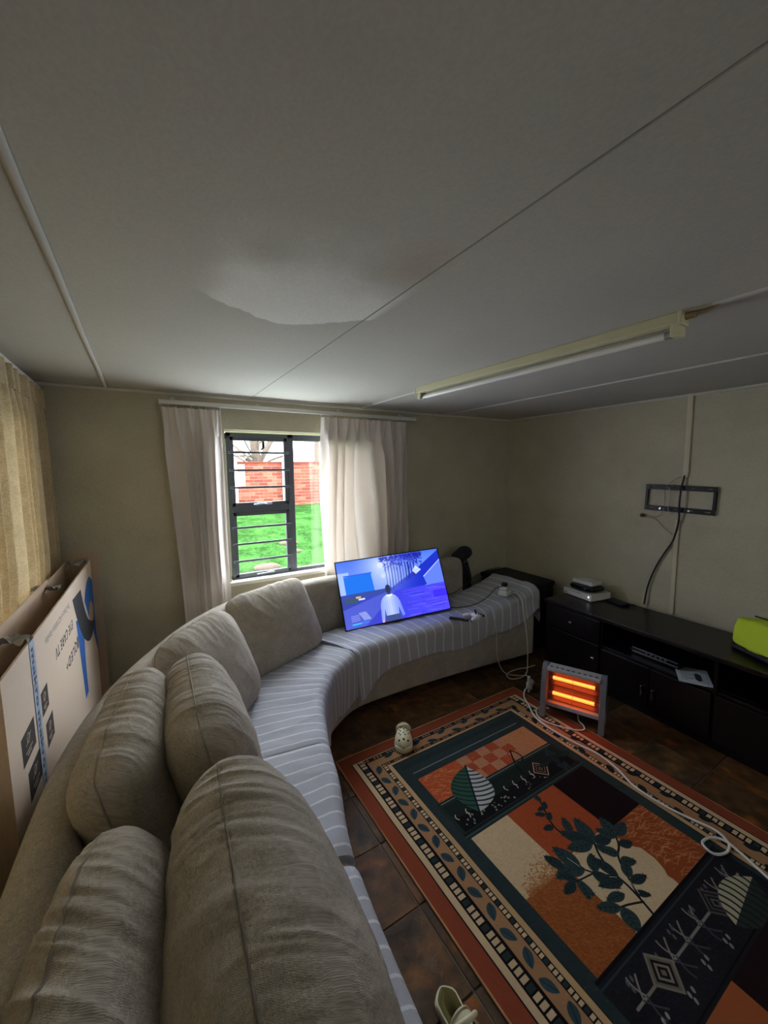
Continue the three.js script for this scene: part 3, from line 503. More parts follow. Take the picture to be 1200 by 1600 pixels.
    // small map overlay
    g.save(); g.translate(W * 0.06, H * 0.86); g.rotate(-0.03); g.strokeStyle = '#cfe0ff'; g.lineWidth = 4; for (let i = 0; i < 5; i++) { g.beginPath(); g.moveTo(78 + i * 14, -40); g.lineTo(118 + i * 14, 32); g.stroke(); } g.lineWidth = 2; for (let i = 0; i < 4; i++) { g.beginPath(); g.moveTo(0, -20 + i * 14); g.lineTo(78, -22 + i * 14); g.stroke(); } g.fillStyle = '#29c0e8'; g.fillRect(0, 44, 84, 12); g.fillStyle = '#3f74ff'; g.fillRect(84, 44, 64, 12); g.restore();
  });
  mesh('rear_housing', join(box(w - 0.02, h - 0.02, 0.018, 0, h / 2, -0.014, 0.004), box(w * 0.62, h * 0.55, 0.035, 0, h * 0.36, -0.035, 0.012)), M.black, tv);
  mesh('bezel', join(box(w, 0.008, 0.016, 0, 0.004, 0, 0.003), box(w, 0.008, 0.016, 0, h - 0.004, 0, 0.003), box(0.008, h, 0.016, -w / 2 + 0.004, h / 2, 0, 0.003), box(0.008, h, 0.016, w / 2 - 0.004, h / 2, 0, 0.003)), M.blackGloss, tv);
  const sc = mesh('screen', new THREE.PlaneGeometry(w - 0.014, h - 0.014).translate(0, h / 2, 0.004), mat(0x06060a, 0.25, { emissive: 0xffffff, emissiveMap: pic, emissiveIntensity: 1.25 }), tv);
  sc.userData.label = 'lit screen with a blue street scene and a figure from behind';
  const li = new THREE.RectAreaLight(new THREE.Color().setRGB(0.16, 0.24, 1.0), 0.6, w - 0.02, h - 0.02); li.position.set(0, h / 2, 0.012); li.rotation.y = Math.PI; li.name = 'screen_glow'; tv.add(li);
}
{ // remote control, gamepad, plug stack and its cable on the sofa
  const rm = thing('tv_remote', 'slim black remote control lying on the striped cover', 'remote control', [2.055, 0.533, -2.275], -56 * R2);
  mesh('body', box(0.15, 0.014, 0.036, 0, 0, 0, 0.005), M.black, rm);
  for (let i = 0; i < 5; i++) for (let j = 0; j < 2; j++) mesh('button', box(0.008, 0.002, 0.007, -0.05 + i * 0.02, 0.0075, -0.008 + j * 0.016, 0.001), M.greyPlastic, rm);
  mesh('round_pad', cyl(0.012, 0.012, 0.002, 16), M.greyPlastic, rm, [0.055, 0.0075, 0]);
  const gp = thing('game_controller', 'white game controller lying on the striped cover beside the remote', 'game controller', [2.185, 0.552, -2.215], -105 * R2);
  gp.rotation.z = 0.12; gp.scale.setScalar(1.05);
  const body = pillow(0.055, 0.02, 0.032, 3, 2.4, 20); mesh('body', body, M.white, gp);
  for (const s of [-1, 1]) { const g = pillow(0.022, 0.018, 0.05, 2.4, 2.2, 16); g.rotateY(s * 0.35); g.translate(s * 0.055, -0.004, 0.032); mesh('grip', g, M.white, gp); }
  for (const [x, z] of [[-0.032, -0.008], [0.018, 0.014]]) { mesh('thumb_stick', join(cyl(0.005, 0.006, 0.016, 10).translate(x, 0.024, z), cyl(0.010, 0.009, 0.006, 14).translate(x, 0.033, z)), M.black, gp); }
  for (const [x, z] of [[0.036, -0.016], [0.046, -0.006], [0.026, -0.006], [0.036, 0.004]]) mesh('button', new THREE.SphereGeometry(0.0045, 10, 8).translate(x, 0.0195, z), M.black, gp);
  for (const s of [-1, 1]) mesh('trigger', box(0.026, 0.014, 0.016, s * 0.036, 0.004, -0.034, 0.005), M.black, gp);
  const ad = thing('plug_adapter', 'white multi-plug adapter with a black plug in it, on the sofa end', 'adapter', [2.60, 0.65, -2.30], 0.3); ad.scale.setScalar(1.35);
  mesh('housing', box(0.085, 0.034, 0.06, 0, 0, 0, 0.008), M.plastic, ad); mesh('upper_adapter', box(0.068, 0.026, 0.052, 0.004, 0.030, -0.002, 0.008), M.plastic, ad);
  mesh('black_plug', join(cyl(0.018, 0.02, 0.02, 14).translate(-0.012, 0.052, 0), box(0.03, 0.016, 0.016, -0.026, 0.053, 0.004, 0.005)), M.black, ad);
  tag(mesh('power_cable', tube([[2.575, 0.70, -2.30], [2.50, 0.705, -2.30], [2.40, 0.63, -2.32], [2.32, 0.58, -2.36], [2.24, 0.552, -2.42], [2.16, 0.546, -2.48], [2.05, 0.548, -2.60]], 0.0035, 60, 6), M.black), 'thin black cable from the plug adapter to the television', 'cable');
  tag(mesh('power_cable', tube([[3.02, 0.72, -2.74], [2.80, 0.73, -2.70], [2.62, 0.70, -2.68], [2.42, 0.62, -2.66], [2.28, 0.60, -2.64], [2.14, 0.62, -2.68]], 0.0035, 50, 6), M.black), 'black cable from the dark case behind the television', 'cable');
  tag(mesh('extension_lead', tube([[2.63, 0.640, -2.275], [2.66, 0.652, -2.235], [2.675, 0.60, -2.185], [2.68, 0.5, -2.168], [2.70, 0.35, -2.155], [2.715, 0.2, -2.145], [2.70, 0.08, -2.13], [2.63, 0.015, -2.08], [2.53, 0.008, -2.06], [2.45, 0.008, -2.09], [2.47, 0.008, -2.15], [2.60, 0.008, -2.17], [2.72, 0.008, -2.14], [2.80, 0.010, -2.13]], 0.0045, 160, 8), M.cord), 'white lead hanging in a loop from the plug adapter down the sofa front', 'cable');
  tag(mesh('extension_lead', tube([[2.38, 0.58, -2.245], [2.385, 0.44, -2.205], [2.395, 0.30, -2.195], [2.40, 0.16, -2.19], [2.44, 0.04, -2.15], [2.53, 0.009, -2.10], [2.60, 0.009, -2.05], [2.545, 0.008, -1.99], [2.47, 0.012, -1.94]], 0.0035, 100, 8), M.cord), 'thinner white lead hanging from under the cover to the floor', 'cable');
}
{ // things behind the sofa end
  const bag = thing('black_backpack', 'crumpled black bag standing behind the sofa end', 'bag', [2.60, 0.825, -2.87]);
  const g = pillow(0.095, 0.41, 0.07, 3.4, 2.4, 30, (x, y, z) => 0.03 * (fbm(x * 14 + 3, y * 12 + z * 9, 3) - 0.5)); g.translate(0.035, -0.41, 0); mesh('body', g, mat(0x14151a, 0.8), bag);
  const t = pillow(0.115, 0.06, 0.08, 2.8, 2.2, 22, (x, y, z) => 0.02 * (fbm(x * 18 + 7, y * 15, 3) - 0.5)); t.rotateZ(0.42); t.translate(-0.01, 0.055, 0.03); mesh('flap', t, mat(0x1b1c22, 0.75), bag);
  mesh('buckle', box(0.05, 0.018, 0.012, -0.03, 0.0, 0.085, 0.004), M.greyPlastic, bag);
  mesh('strap', tube([[-0.09, 0.07, 0.05], [-0.05, 0.0, 0.085], [0.02, -0.09, 0.08], [0.06, -0.2, 0.07]], 0.008, 20, 6), M.black, bag);
  const cs = thing('black_case', 'flat-topped black case in the corner behind the sofa', 'case', [3.16, 0, -2.66], -2 * R2);
  mesh('shell', box(0.36, 0.58, 0.62, 0, 0.29, 0, 0.02), mat(0x12161c, 0.75, { map: rep(T.linen, 2) }), cs);
  mesh('lid', box(0.38, 0.05, 0.64, 0, 0.605, 0, 0.02), mat(0x151a21, 0.7, { map: rep(T.linen, 2) }), cs);
  mesh('latch', box(0.012, 0.03, 0.05, -0.19, 0.57, 0.1, 0.003), M.greyPlastic, cs);
}
// ================================================================ patterned rug
{
  const RW = 1.51, RH = 2.15, S = 952;
  const tex = canvasTex(Math.round(RW * S), Math.round(RH * S), (g, W, H) => {
    const P = (v) => v * S, rect = (x0, z0, x1, z1, c) => { g.fillStyle = c; g.fillRect(P(x0), P(z0), P(x1 - x0), P(z1 - z0)); };
    const RUST = '#914a34', CREAM = '#d3bd9a', TAN = '#b98f63', GREEN = '#2f3d40', DGREEN = '#263634', BLACK = '#1b1518', BROWN = '#9a5a33', NAVY = '#22232a';
    seed = 2024;
    const speck = (x0, z0, x1, z1, cols, n, a, len = 0.01, ang = 0.6) => { g.save(); g.beginPath(); g.rect(P(x0), P(z0), P(x1 - x0), P(z1 - z0)); g.clip(); g.globalAlpha = a; for (let i = 0; i < n; i++) { g.strokeStyle = cols[Math.floor(rnd() * cols.length)]; g.lineWidth = 1.5 + 2.5 * rnd(); const x = P(lerp(x0, x1, rnd())), y = P(lerp(z0, z1, rnd())), l = P(len) * (0.4 + rnd()), t = ang + 1.1 * (rnd() - 0.5); g.beginPath(); g.moveTo(x, y); g.quadraticCurveTo(x + l * 0.5, y + l * 0.5 * (rnd() - 0.5), x + Math.cos(t) * l, y + Math.sin(t) * l); g.stroke(); } g.restore(); };
    rect(0, 0, RW, RH, RUST);
    speck(0, 0, RW, RH, ['#b96142', '#94432a'], 9000, 0.25, 0.004);
    // nested frames: inset, colour
    const frame = (i, j, c) => rect(i, j, RW - i, RH - j, c);
    frame(0.066, 0.070, BLACK); frame(0.071, 0.073, CREAM); frame(0.098, 0.079, BLACK);
    frame(0.148, 0.108, '#a98360');                                      // leaf band ground
    speck(0.148, 0.104, RW - 0.148, RH - 0.104, ['#b0583a', '#c9a883'], 1500, 0.35, 0.02);
    frame(0.212, 0.160, BLACK); frame(0.238, 0.182, '#c4a57c'); frame(0.262, 0.196, BLACK); frame(0.265, 0.199, GREEN);
    // ladders: cream cells, every fourth gap wide
    const cells = (along, i, j, w, len, off) => {
      const L = along === 'z' ? RH : RW;
      for (let k = 0, t = off; t < L - off - len; k++) {
        const wide = k % 4 === 3, c = wide ? GREEN : CREAM;
        if (along === 'z') { for (const x of [i, RW - i - w]) rect(x, t, x + w, t + len * (wide ? 1.2 : 1), c); } else for (const z of [j, RH - j - w]) rect(t, z, t + len * (wide ? 1.2 : 1), z + w, wide ? '#3b2f2c' : '#8d6f5a');
        t += len * (wide ? 1.55 : 1.35);
      }
    };
    cells('z', 0.106, 0, 0.030, 0.018, 0.075); cells('z', 0.216, 0, 0.018, 0.013, 0.168);
    cells('x', 0, 0.084, 0.018, 0.016, 0.11); cells('x', 0, 0.164, 0.014, 0.013, 0.22);
    const leaf = (x, z, l, w, a, c, vein, v2) => { g.save(); g.translate(P(x), P(z)); g.rotate(a); g.fillStyle = c; g.beginPath(); g.moveTo(0, 0); g.bezierCurveTo(P(l * 0.25), P(-w * 0.75), P(l * 0.7), P(-w * 0.55), P(l), 0); g.bezierCurveTo(P(l * 0.7), P(w * 0.55), P(l * 0.25), P(w * 0.75), 0, 0); g.fill(); if (vein) { g.strokeStyle = vein; g.lineWidth = 2; g.beginPath(); g.moveTo(P(l * 0.05), 0); g.lineTo(P(l * 0.92), 0); g.stroke(); for (let i = 1; i < (v2 || 0); i++) { const t = i / v2; g.beginPath(); g.moveTo(P(l * t), 0); g.lineTo(P(l * (t + 0.12)), P(-w * 0.3)); g.moveTo(P(l * t), 0); g.lineTo(P(l * (t + 0.12)), P(w * 0.3)); g.stroke(); } } g.restore(); };
    for (let k = 0, z = 0.16; z < RH - 0.16; k++, z += 0.085) for (const s of [0, 1]) leaf(s ? RW - 0.18 + (k % 2 ? 0.018 : -0.018) : 0.18 + (k % 2 ? -0.018 : 0.018), z, 0.066, 0.036, Math.PI / 2 + (k % 2 ? -0.45 : 0.5), s ? '#22282c' : '#37505a', '#1e2c33');
    for (let k = 0, x = 0.26; x < RW - 0.26; k++, x += 0.1) for (const z of [0.131, RH - 0.131]) leaf(x, z + (k % 2 ? 0.008 : -0.008), 0.075, 0.032, k % 2 ? 0.35 : -0.3, '#2f444b', '#1e2c33');
    // speckle of the green frame
    speck(0.265, 0.199, RW - 0.265, RH - 0.199, ['#1d2a30', '#42585c'], 5200, 0.5, 0.008, 0);
    g.strokeStyle = '#8d9698'; g.lineWidth = 5; g.beginPath(); g.moveTo(P(0.33), P(0.312)); g.lineTo(P(1.17), P(0.312)); g.stroke();
    g.strokeStyle = '#1a2327'; g.lineWidth = 4; for (let i = 0; i < 70; i++) { const x = 0.30 + i * 0.0132; g.beginPath(); g.moveTo(P(x), P(0.232)); g.lineTo(P(x + 0.003), P(0.265)); g.stroke(); }
    const IL = 0.328, IR = 1.182;
    // far panel: marbled rust, chequers, plain tan
    const marble = (x0, z0, x1, z1, c, vein, n) => { rect(x0, z0, x1, z1, c); speck(x0, z0, x1, z1, [vein], n, 0.6, 0.035, 0.3); };
    marble(IL, 0.358, 0.62, 0.545, '#b65632', '#dba978', 150);
    rect(0.62, 0.358, IR, 0.545, '#c08a62');
    for (let i = 0; i < 5; i++) for (let j = 0; j < 3; j++) rect(0.60 + i * 0.075, 0.358 + j * 0.0625, 0.675 + i * 0.075, 0.4205 + j * 0.0625, (i + j) % 2 ? '#a94f33' : '#b98468');
    speck(0.60, 0.358, IR, 0.545, ['#d3a47a', '#9b5a3c'], 900, 0.4, 0.01);
    // dark band with the ribbed leaf
    rect(IL - 0.02, 0.545, IR + 0.02, 0.772, DGREEN); rect(IL, 0.556, IR, 0.561, '#7b8a86'); rect(IL, 0.575, IR, 0.735, '#1f2b28'); rect(IL, 0.66, IR, 0.735, '#17181c'); rect(IL - 0.02, 0.742, IR + 0.02, 0.748, BLACK); rect(IL - 0.02, 0.756, IR + 0.02, 0.760, '#4c626a');
    g.lineCap = 'round';
    for (const [x, n] of [[0.36, 4], [0.70, 7]]) for (let i = 0; i < n; i++) { g.strokeStyle = '#c9c2ae'; g.lineWidth = 5; const cx = P(x + i * 0.034), cy = P(0.655 + 0.018 * (i % 2)); g.beginPath(); g.arc(cx, cy, P(0.018), i % 2 ? -0.9 : 2.2, i % 2 ? 0.9 : 4.1); g.stroke(); }
    for (let i = 0; i < 30; i++) { g.fillStyle = '#8b8f80'; g.beginPath(); g.arc(P(lerp(IL + 0.02, 0.95, rnd())), P(lerp(0.68, 0.725, rnd())), 3 + 3 * rnd(), 0, 7); g.fill(); }
    const diamond = (x, z, r, cols, turn = Math.PI / 4) => { g.save(); g.translate(P(x), P(z)); g.rotate(turn); cols.forEach((c, i) => { const k = P(r) * (1 - i / cols.length); g.fillStyle = c; g.fillRect(-k, -k, 2 * k, 2 * k); }); g.restore(); };
    diamond(0.962, 0.662, 0.040, ['#c9b79c', '#2a2022', '#2a2022', '#8a6b55', '#2a1e1e', '#2a1e1e', '#94705a', '#2a1e1e']);
    { // big ribbed leaf: two halves
      g.save(); g.translate(P(0.60), P(0.452)); g.rotate(2.09);
      const L = P(0.27), Wd = P(0.115);
      for (const s of [-1, 1]) {
        g.fillStyle = s > 0 ? '#31564b' : '#b9bec0'; g.beginPath(); g.moveTo(-L * 0.12, 0); g.bezierCurveTo(L * 0.1, s * Wd * 0.7, L * 0.45, s * Wd * 1.35, L * 0.75, s * Wd * 0.75); g.quadraticCurveTo(L * 0.95, s * Wd * 0.35, L, 0); g.closePath(); g.fill(); g.save(); g.clip();
        g.strokeStyle = s > 0 ? '#1b2f2c' : '#2a3944'; g.lineWidth = s > 0 ? 7 : 9; for (let i = 0; i < 9; i++) { const t = L * (0.02 + i * 0.105); g.beginPath(); g.moveTo(t, 0); g.quadraticCurveTo(t + L * 0.03, s * Wd * 0.55, t - L * 0.17, s * Wd * 1.25); g.stroke(); }
        g.restore();
      }
      g.strokeStyle = '#17262c'; g.lineWidth = 9; g.beginPath(); g.moveTo(-L * 0.14, 0); g.lineTo(L, 0); g.stroke(); g.restore();
    }
    // small leafy sprays beside and above the diamond
    g.strokeStyle = '#141a1c'; g.lineWidth = 8; g.beginPath(); g.moveTo(P(0.86), P(0.65)); g.bezierCurveTo(P(0.84), P(0.58), P(0.90), P(0.52), P(0.93), P(0.47)); g.stroke(); g.beginPath(); g.moveTo(P(0.89), P(0.56)); g.bezierCurveTo(P(0.95), P(0.58), P(0.97), P(0.53), P(0.935), P(0.475)); g.stroke();
    for (let i = 0; i < 8; i++) leaf(1.10 + 0.05 * Math.cos(i * 2.4), 0.66 + 0.045 * Math.sin(i * 2.4), 0.08, 0.04, i * 0.8, i % 2 ? '#23343a' : '#1d2a2e', '#37505a');
    // main field patches
    const MZ = 0.772, MN = 1.366;
    rect(IL, MZ, IR, MN, BLACK);
    rect(IL, MZ, 0.566, 1.09, CREAM); rect(0.566, MZ, 0.92, 1.075, '#ab5230'); rect(0.92, MZ, IR, 1.08, '#1c1216');
    rect(0.578, 1.06, 0.94, MN, '#d6c29f'); rect(IL, 1.08, 0.578, MN, '#9c5a30');
    for (let i = 0; i < 900; i++) { g.fillStyle = rnd() < 0.5 ? '#b08455' : '#9c5a30'; g.globalAlpha = 0.7; const x = lerp(IL + 0.02, 0.578, rnd()), z = 1.08 - 0.11 * rnd() * rnd() * sstep(0.33, 0.56, x + 0.08); g.fillRect(P(x), P(z), 9 * rnd() + 2, 5 * rnd() + 2); } g.globalAlpha = 1;
    speck(IL, 1.09, 0.578, MN, ['#86491f', '#b3713f', '#8a5128'], 2600, 0.5, 0.008);
    speck(IL, MZ, 0.566, 1.07, ['#c0a884', '#e0cdae'], 2600, 0.4, 0.004); speck(0.578, 1.06, 0.94, MN, ['#c4ae8a', '#e2d2b4'], 2000, 0.4, 0.004); speck(0.566, MZ, 0.92, 1.075, ['#9a4526', '#b9633c'], 1800, 0.4, 0.005);
    marble(0.94, 1.08, IR, MN, '#9a4e2b', '#d6a06f', 240);
    // ragged boundary of cream strip and marbled patch
    g.fillStyle = '#9a4e2b'; g.beginPath(); g.moveTo(P(0.94), P(1.08)); for (let i = 0; i <= 14; i++) g.lineTo(P(0.93 - 0.02 * Math.sin(i * 0.6) - 0.012 * rnd()), P(lerp(1.08, MN, i / 14))); g.lineTo(P(0.945), P(MN)); g.fill();
    // flowering branch
    const stem = (pts, w) => { g.strokeStyle = '#1d1f22'; g.lineWidth = w; g.beginPath(); g.moveTo(P(pts[0][0]), P(pts[0][1])); for (let i = 1; i < pts.length - 1; i++) g.quadraticCurveTo(P(pts[i][0]), P(pts[i][1]), P((pts[i][0] + pts[i + 1][0]) / 2), P((pts[i][1] + pts[i + 1][1]) / 2)); const e = pts[pts.length - 1]; g.lineTo(P(e[0]), P(e[1])); g.stroke(); };
    stem([[0.697, 1.366], [0.715, 1.31], [0.725, 1.25], [0.722, 1.20], [0.745, 1.13], [0.784, 1.085]], 9);
    stem([[0.784, 1.085], [0.74, 1.02], [0.70, 0.97], [0.707, 0.918], [0.74, 0.86], [0.775, 0.80]], 7);
    stem([[0.715, 1.31], [0.76, 1.24], [0.81, 1.17], [0.87, 1.15], [0.905, 1.11]], 8);
    stem([[0.722, 1.215], [0.66, 1.17], [0.63, 1.12], [0.56, 1.08]], 7); stem([[0.712, 1.325], [0.655, 1.30], [0.62, 1.29]], 7); stem([[0.66, 1.16], [0.60, 1.15], [0.555, 1.14]], 6);
    const lf = (x, z, l, w, d) => leaf(x, z, l, w, d * Math.PI / 180, rnd() < 0.5 ? '#34484b' : '#2b3d42', '#1a262b', 5);
    for (const q of [[0.784, 1.085, 0.14, 0.075, -70], [0.784, 1.085, 0.15, 0.07, -125], [0.775, 1.08, 0.13, 0.06, -160], [0.79, 1.085, 0.10, 0.055, 10], [0.785, 1.09, 0.07, 0.045, 75],
      [0.74, 1.00, 0.09, 0.045, -60], [0.707, 0.93, 0.06, 0.034, -170], [0.71, 0.90, 0.055, 0.032, -30], [0.73, 0.87, 0.055, 0.03, -150], [0.75, 0.85, 0.05, 0.03, -40], [0.772, 0.81, 0.055, 0.032, -80], [0.76, 0.84, 0.045, 0.026, -175],
      [0.63, 1.12, 0.13, 0.07, -100], [0.64, 1.13, 0.12, 0.065, -150], [0.65, 1.15, 0.11, 0.055, 70], [0.60, 1.10, 0.10, 0.05, -175], [0.57, 1.085, 0.09, 0.05, -110], [0.66, 1.16, 0.09, 0.05, -40],
      [0.555, 1.14, 0.08, 0.04, 175], [0.56, 1.142, 0.075, 0.04, 80], [0.57, 1.14, 0.07, 0.036, -130], [0.58, 1.145, 0.08, 0.04, 120],
      [0.905, 1.11, 0.10, 0.06, -70], [0.905, 1.115, 0.11, 0.055, -10], [0.90, 1.12, 0.09, 0.05, -120], [0.87, 1.15, 0.07, 0.045, 15], [0.83, 1.17, 0.075, 0.05, -130], [0.80, 1.19, 0.07, 0.045, 30],
      [0.73, 1.24, 0.12, 0.045, -160], [0.73, 1.22, 0.11, 0.05, -100], [0.755, 1.245, 0.09, 0.045, -35], [0.745, 1.26, 0.09, 0.04, 12], [0.72, 1.29, 0.06, 0.03, 40], [0.62, 1.29, 0.10, 0.045, -150], [0.625, 1.292, 0.09, 0.065, 115], [0.68, 1.27, 0.09, 0.04, -165]]) lf(...q);
    g.strokeStyle = '#aebdbb'; g.lineWidth = 3; for (const [x, z, a] of [[0.63, 1.11, -1.8], [0.73, 1.30, -1.2]]) { g.beginPath(); g.moveTo(P(x), P(z)); g.lineTo(P(x + 0.05 * Math.cos(a)), P(z + 0.05 * Math.sin(a))); g.stroke(); }
    // near dark band with zig-zag twig and diamonds
    rect(IL - 0.02, MN, IR + 0.04, 1.60, NAVY); rect(IL - 0.02, MN + 0.002, IR + 0.02, MN + 0.012, '#131116'); rect(IL - 0.02, MN + 0.022, IR + 0.02, MN + 0.028, '#34424a'); rect(IL - 0.02, 1.585, IR + 0.02, 1.59, '#111014');
    speck(IL, 1.40, IR, 1.58, ['#2b2f3e', '#1a1a24'], 1500, 0.5, 0.01);
    g.strokeStyle = '#8b8a84'; g.lineWidth = 8; g.beginPath(); g.moveTo(P(0.36), P(1.475)); g.lineTo(P(1.16), P(1.475)); g.stroke();
    for (let i = 0; i < 8; i++) { const x = 0.40 + i * 0.1; if (Math.abs(x - 0.532) < 0.05 || Math.abs(x - 0.946) < 0.05) continue; for (const s of [-1, 1]) { g.strokeStyle = s < 0 ? '#8b8a84' : '#4a4c58'; g.lineWidth = 6; g.beginPath(); g.moveTo(P(x), P(1.475)); g.quadraticCurveTo(P(x + 0.02), P(1.475 + s * 0.03), P(x + 0.045), P(1.475 + s * 0.05)); g.stroke(); g.beginPath(); g.moveTo(P(x + 0.02), P(1.475)); g.quadraticCurveTo(P(x), P(1.475 + s * 0.035), P(x + 0.01), P(1.475 + s * 0.06)); g.stroke(); } }
    for (let i = 0; i < 12; i++) { const x = 0.40 + (i % 6) * 0.14, z = i < 6 ? 1.425 + 0.012 * (i % 2) : 1.53 + 0.014 * (i % 2); for (let k = 0; k < 3; k++) { g.fillStyle = i < 6 ? '#5c5f68' : '#9a9b98'; g.beginPath(); g.ellipse(P(x + 0.024 * (k % 2)), P(z + 0.018 * (k >> 1)), 5, 9, 0.5, 0, 7); g.fill(); } }
    diamond(0.532, 1.473, 0.047, ['#857f74', '#6f6a62', '#1d1a1e', '#8a8378', '#1d1a1e', '#77716a']); diamond(0.946, 1.475, 0.045, ['#55554f', '#25252b', '#4a4a4c', '#222228', '#5f5f5c', '#222228']);
    { g.save(); g.translate(P(0.915), P(1.545)); g.rotate(-0.12); const L = P(0.28), Wd = P(0.085); for (const s of [-1, 1]) { g.fillStyle = s < 0 ? '#b3b19a' : '#2f3a36'; g.beginPath(); g.moveTo(0, 0); g.bezierCurveTo(L * 0.15, s * Wd * 0.9, L * 0.5, s * Wd * 1.2, L * 0.8, s * Wd * 0.6); g.quadraticCurveTo(L * 0.95, s * Wd * 0.2, L, 0); g.closePath(); g.fill(); g.save(); g.clip(); g.strokeStyle = '#23282a'; g.lineWidth = 8; for (let i = 0; i < 8; i++) { const t = L * (0.1 + i * 0.11); g.beginPath(); g.moveTo(t, 0); g.quadraticCurveTo(t + L * 0.05, s * Wd * 0.5, t - L * 0.04, s * Wd * 1.1); g.stroke(); } g.restore(); } g.restore(); }
    // near panel
    rect(IL, 1.60, 0.56, 1.80, '#a45f3a'); rect(0.56, 1.60, IR, 1.80, '#24171b'); rect(0.56, 1.60, 0.70, 1.70, '#a85f38');
  });
  const rug = thing('patterned_rug', 'rust and dark green rug with leaf branch and bordered panels', 'rug', [0.86, 0, -1.99]);
  const g = new THREE.BoxGeometry(RW, 0.011, RH, 40, 1, 56), p = g.attributes.position, uv = g.attributes.uv;
  for (let i = 0; i < p.count; i++) {
    const x = p.getX(i) + RW / 2, z = p.getZ(i) + RH / 2; uv.setXY(i, x / RW, 1 - z / RH);
    const wob = 0.004 * (fbm(z * 4, x * 0.5, 2) - 0.5);
    p.setXYZ(i, x + wob, p.getY(i) + 0.0065 + (p.getY(i) > 0 ? 0.003 * (fbm(x * 3, z * 3, 2) - 0.5) : 0), z + wob);
  }
  g.computeVertexNormals();
  mesh('pile', g, mat(0xf2ece4, 1, { map: tex, specularIntensity: 0.2, bumpMap: rep(T.weave, 9, 13), bumpScale: 0.002, sheen: 0.15, sheenRoughness: 0.8 }), rug);
  const edge = mat(0xb98a5a, 0.95);
  for (const [a, b] of [[[0, 0], [0, RH]], [[RW, 0], [RW, RH]], [[0, 0], [RW, 0]], [[0, RH], [RW, RH]]]) mesh('binding', tube([[a[0], 0.007, a[1]], [(a[0] + b[0]) / 2, 0.007, (a[1] + b[1]) / 2], [b[0], 0.007, b[1]]], 0.0055, 20, 6), edge, rug);
}
// ================================================================ long dark television cabinet
const cabinet = thing('tv_cabinet', 'long low dark brown cabinet along the bracket wall', 'cabinet', [2.885, 0, -2.10], -3.4 * R2);
{
  const wood = mat(0x171012, 0.34, { map: rep(T.woodgrain, 1, 0.4), specularIntensity: 0.8 });
  const L = 2.05, D = 0.46, C = cabinet;
  mesh('top', box(D + 0.03, 0.03, L + 0.02, D / 2 - 0.005, 0.585, L / 2, 0.004), wood, C);
  mesh('plinth', box(D - 0.04, 0.06, L - 0.02, D / 2 + 0.02, 0.03, L / 2), wood, C);
  mesh('back_panel', box(0.012, 0.51, L, D - 0.006, 0.315, L / 2), wood, C);
  mesh('bottom_panel', box(D, 0.018, L, D / 2, 0.069, L / 2), wood, C);
  for (const z of [0.009, 0.50, 1.21, L - 0.009]) mesh('side_panel', box(D, 0.51, 0.018, D / 2, 0.315, z, 0.002), wood, C);
  mesh('shelf', box(D - 0.014, 0.018, 0.69, D / 2, 0.371, 0.855, 0.002), wood, C); mesh('shelf', box(D - 0.014, 0.018, 0.82, D / 2, 0.371, 1.63, 0.002), wood, C);
  mesh('glass_shelf', box(D - 0.03, 0.008, 0.80, D / 2 - 0.015, 0.402, 1.63, 0.002), new THREE.MeshPhysicalMaterial({ color: 0xcfe6e0, roughness: 0.03, transmission: 1, thickness: 0.008, ior: 1.5 }), C);
  const knob = (p, z, y, v) => { mesh('handle', v ? join(box(0.008, 0.075, 0.010, -0.032, y, z, 0.003), box(0.02, 0.008, 0.008, -0.022, y + 0.03, z), box(0.02, 0.008, 0.008, -0.022, y - 0.03, z)) : join(box(0.010, 0.022, 0.03, -0.028, y, z, 0.004), box(0.016, 0.010, 0.012, -0.018, y, z)), M.chrome, p); };
  // left block: drawer above a door
  const dr = mesh('drawer', box(0.02, 0.18, 0.478, -0.008, 0.475, 0.255, 0.003), wood, C); knob(dr, 0.255, 0.475, false);
  const d0 = mesh('door', box(0.02, 0.295, 0.478, -0.008, 0.228, 0.255, 0.003), wood, C); knob(d0, 0.455, 0.262, false);
  const d1 = mesh('door', box(0.02, 0.282, 0.342, -0.008, 0.221, 0.682, 0.003), wood, C); knob(d1, 0.815, 0.19, true);
  const d2 = mesh('door', box(0.02, 0.282, 0.342, -0.008, 0.221, 1.030, 0.003), wood, C); knob(d2, 0.885, 0.19, true);
  const d3 = mesh('door', box(0.02, 0.282, 0.40, -0.008, 0.221, 1.42, 0.003), wood, C); knob(d3, 1.58, 0.19, true);
  const d4 = mesh('door', box(0.02, 0.282, 0.40, -0.008, 0.221, 1.83, 0.003), wood, C); knob(d4, 1.67, 0.19, true);
}
const onCab = (x, y, z) => { cabinet.updateMatrixWorld(true); return cabinet.localToWorld(V(x, y, z)).toArray(); };
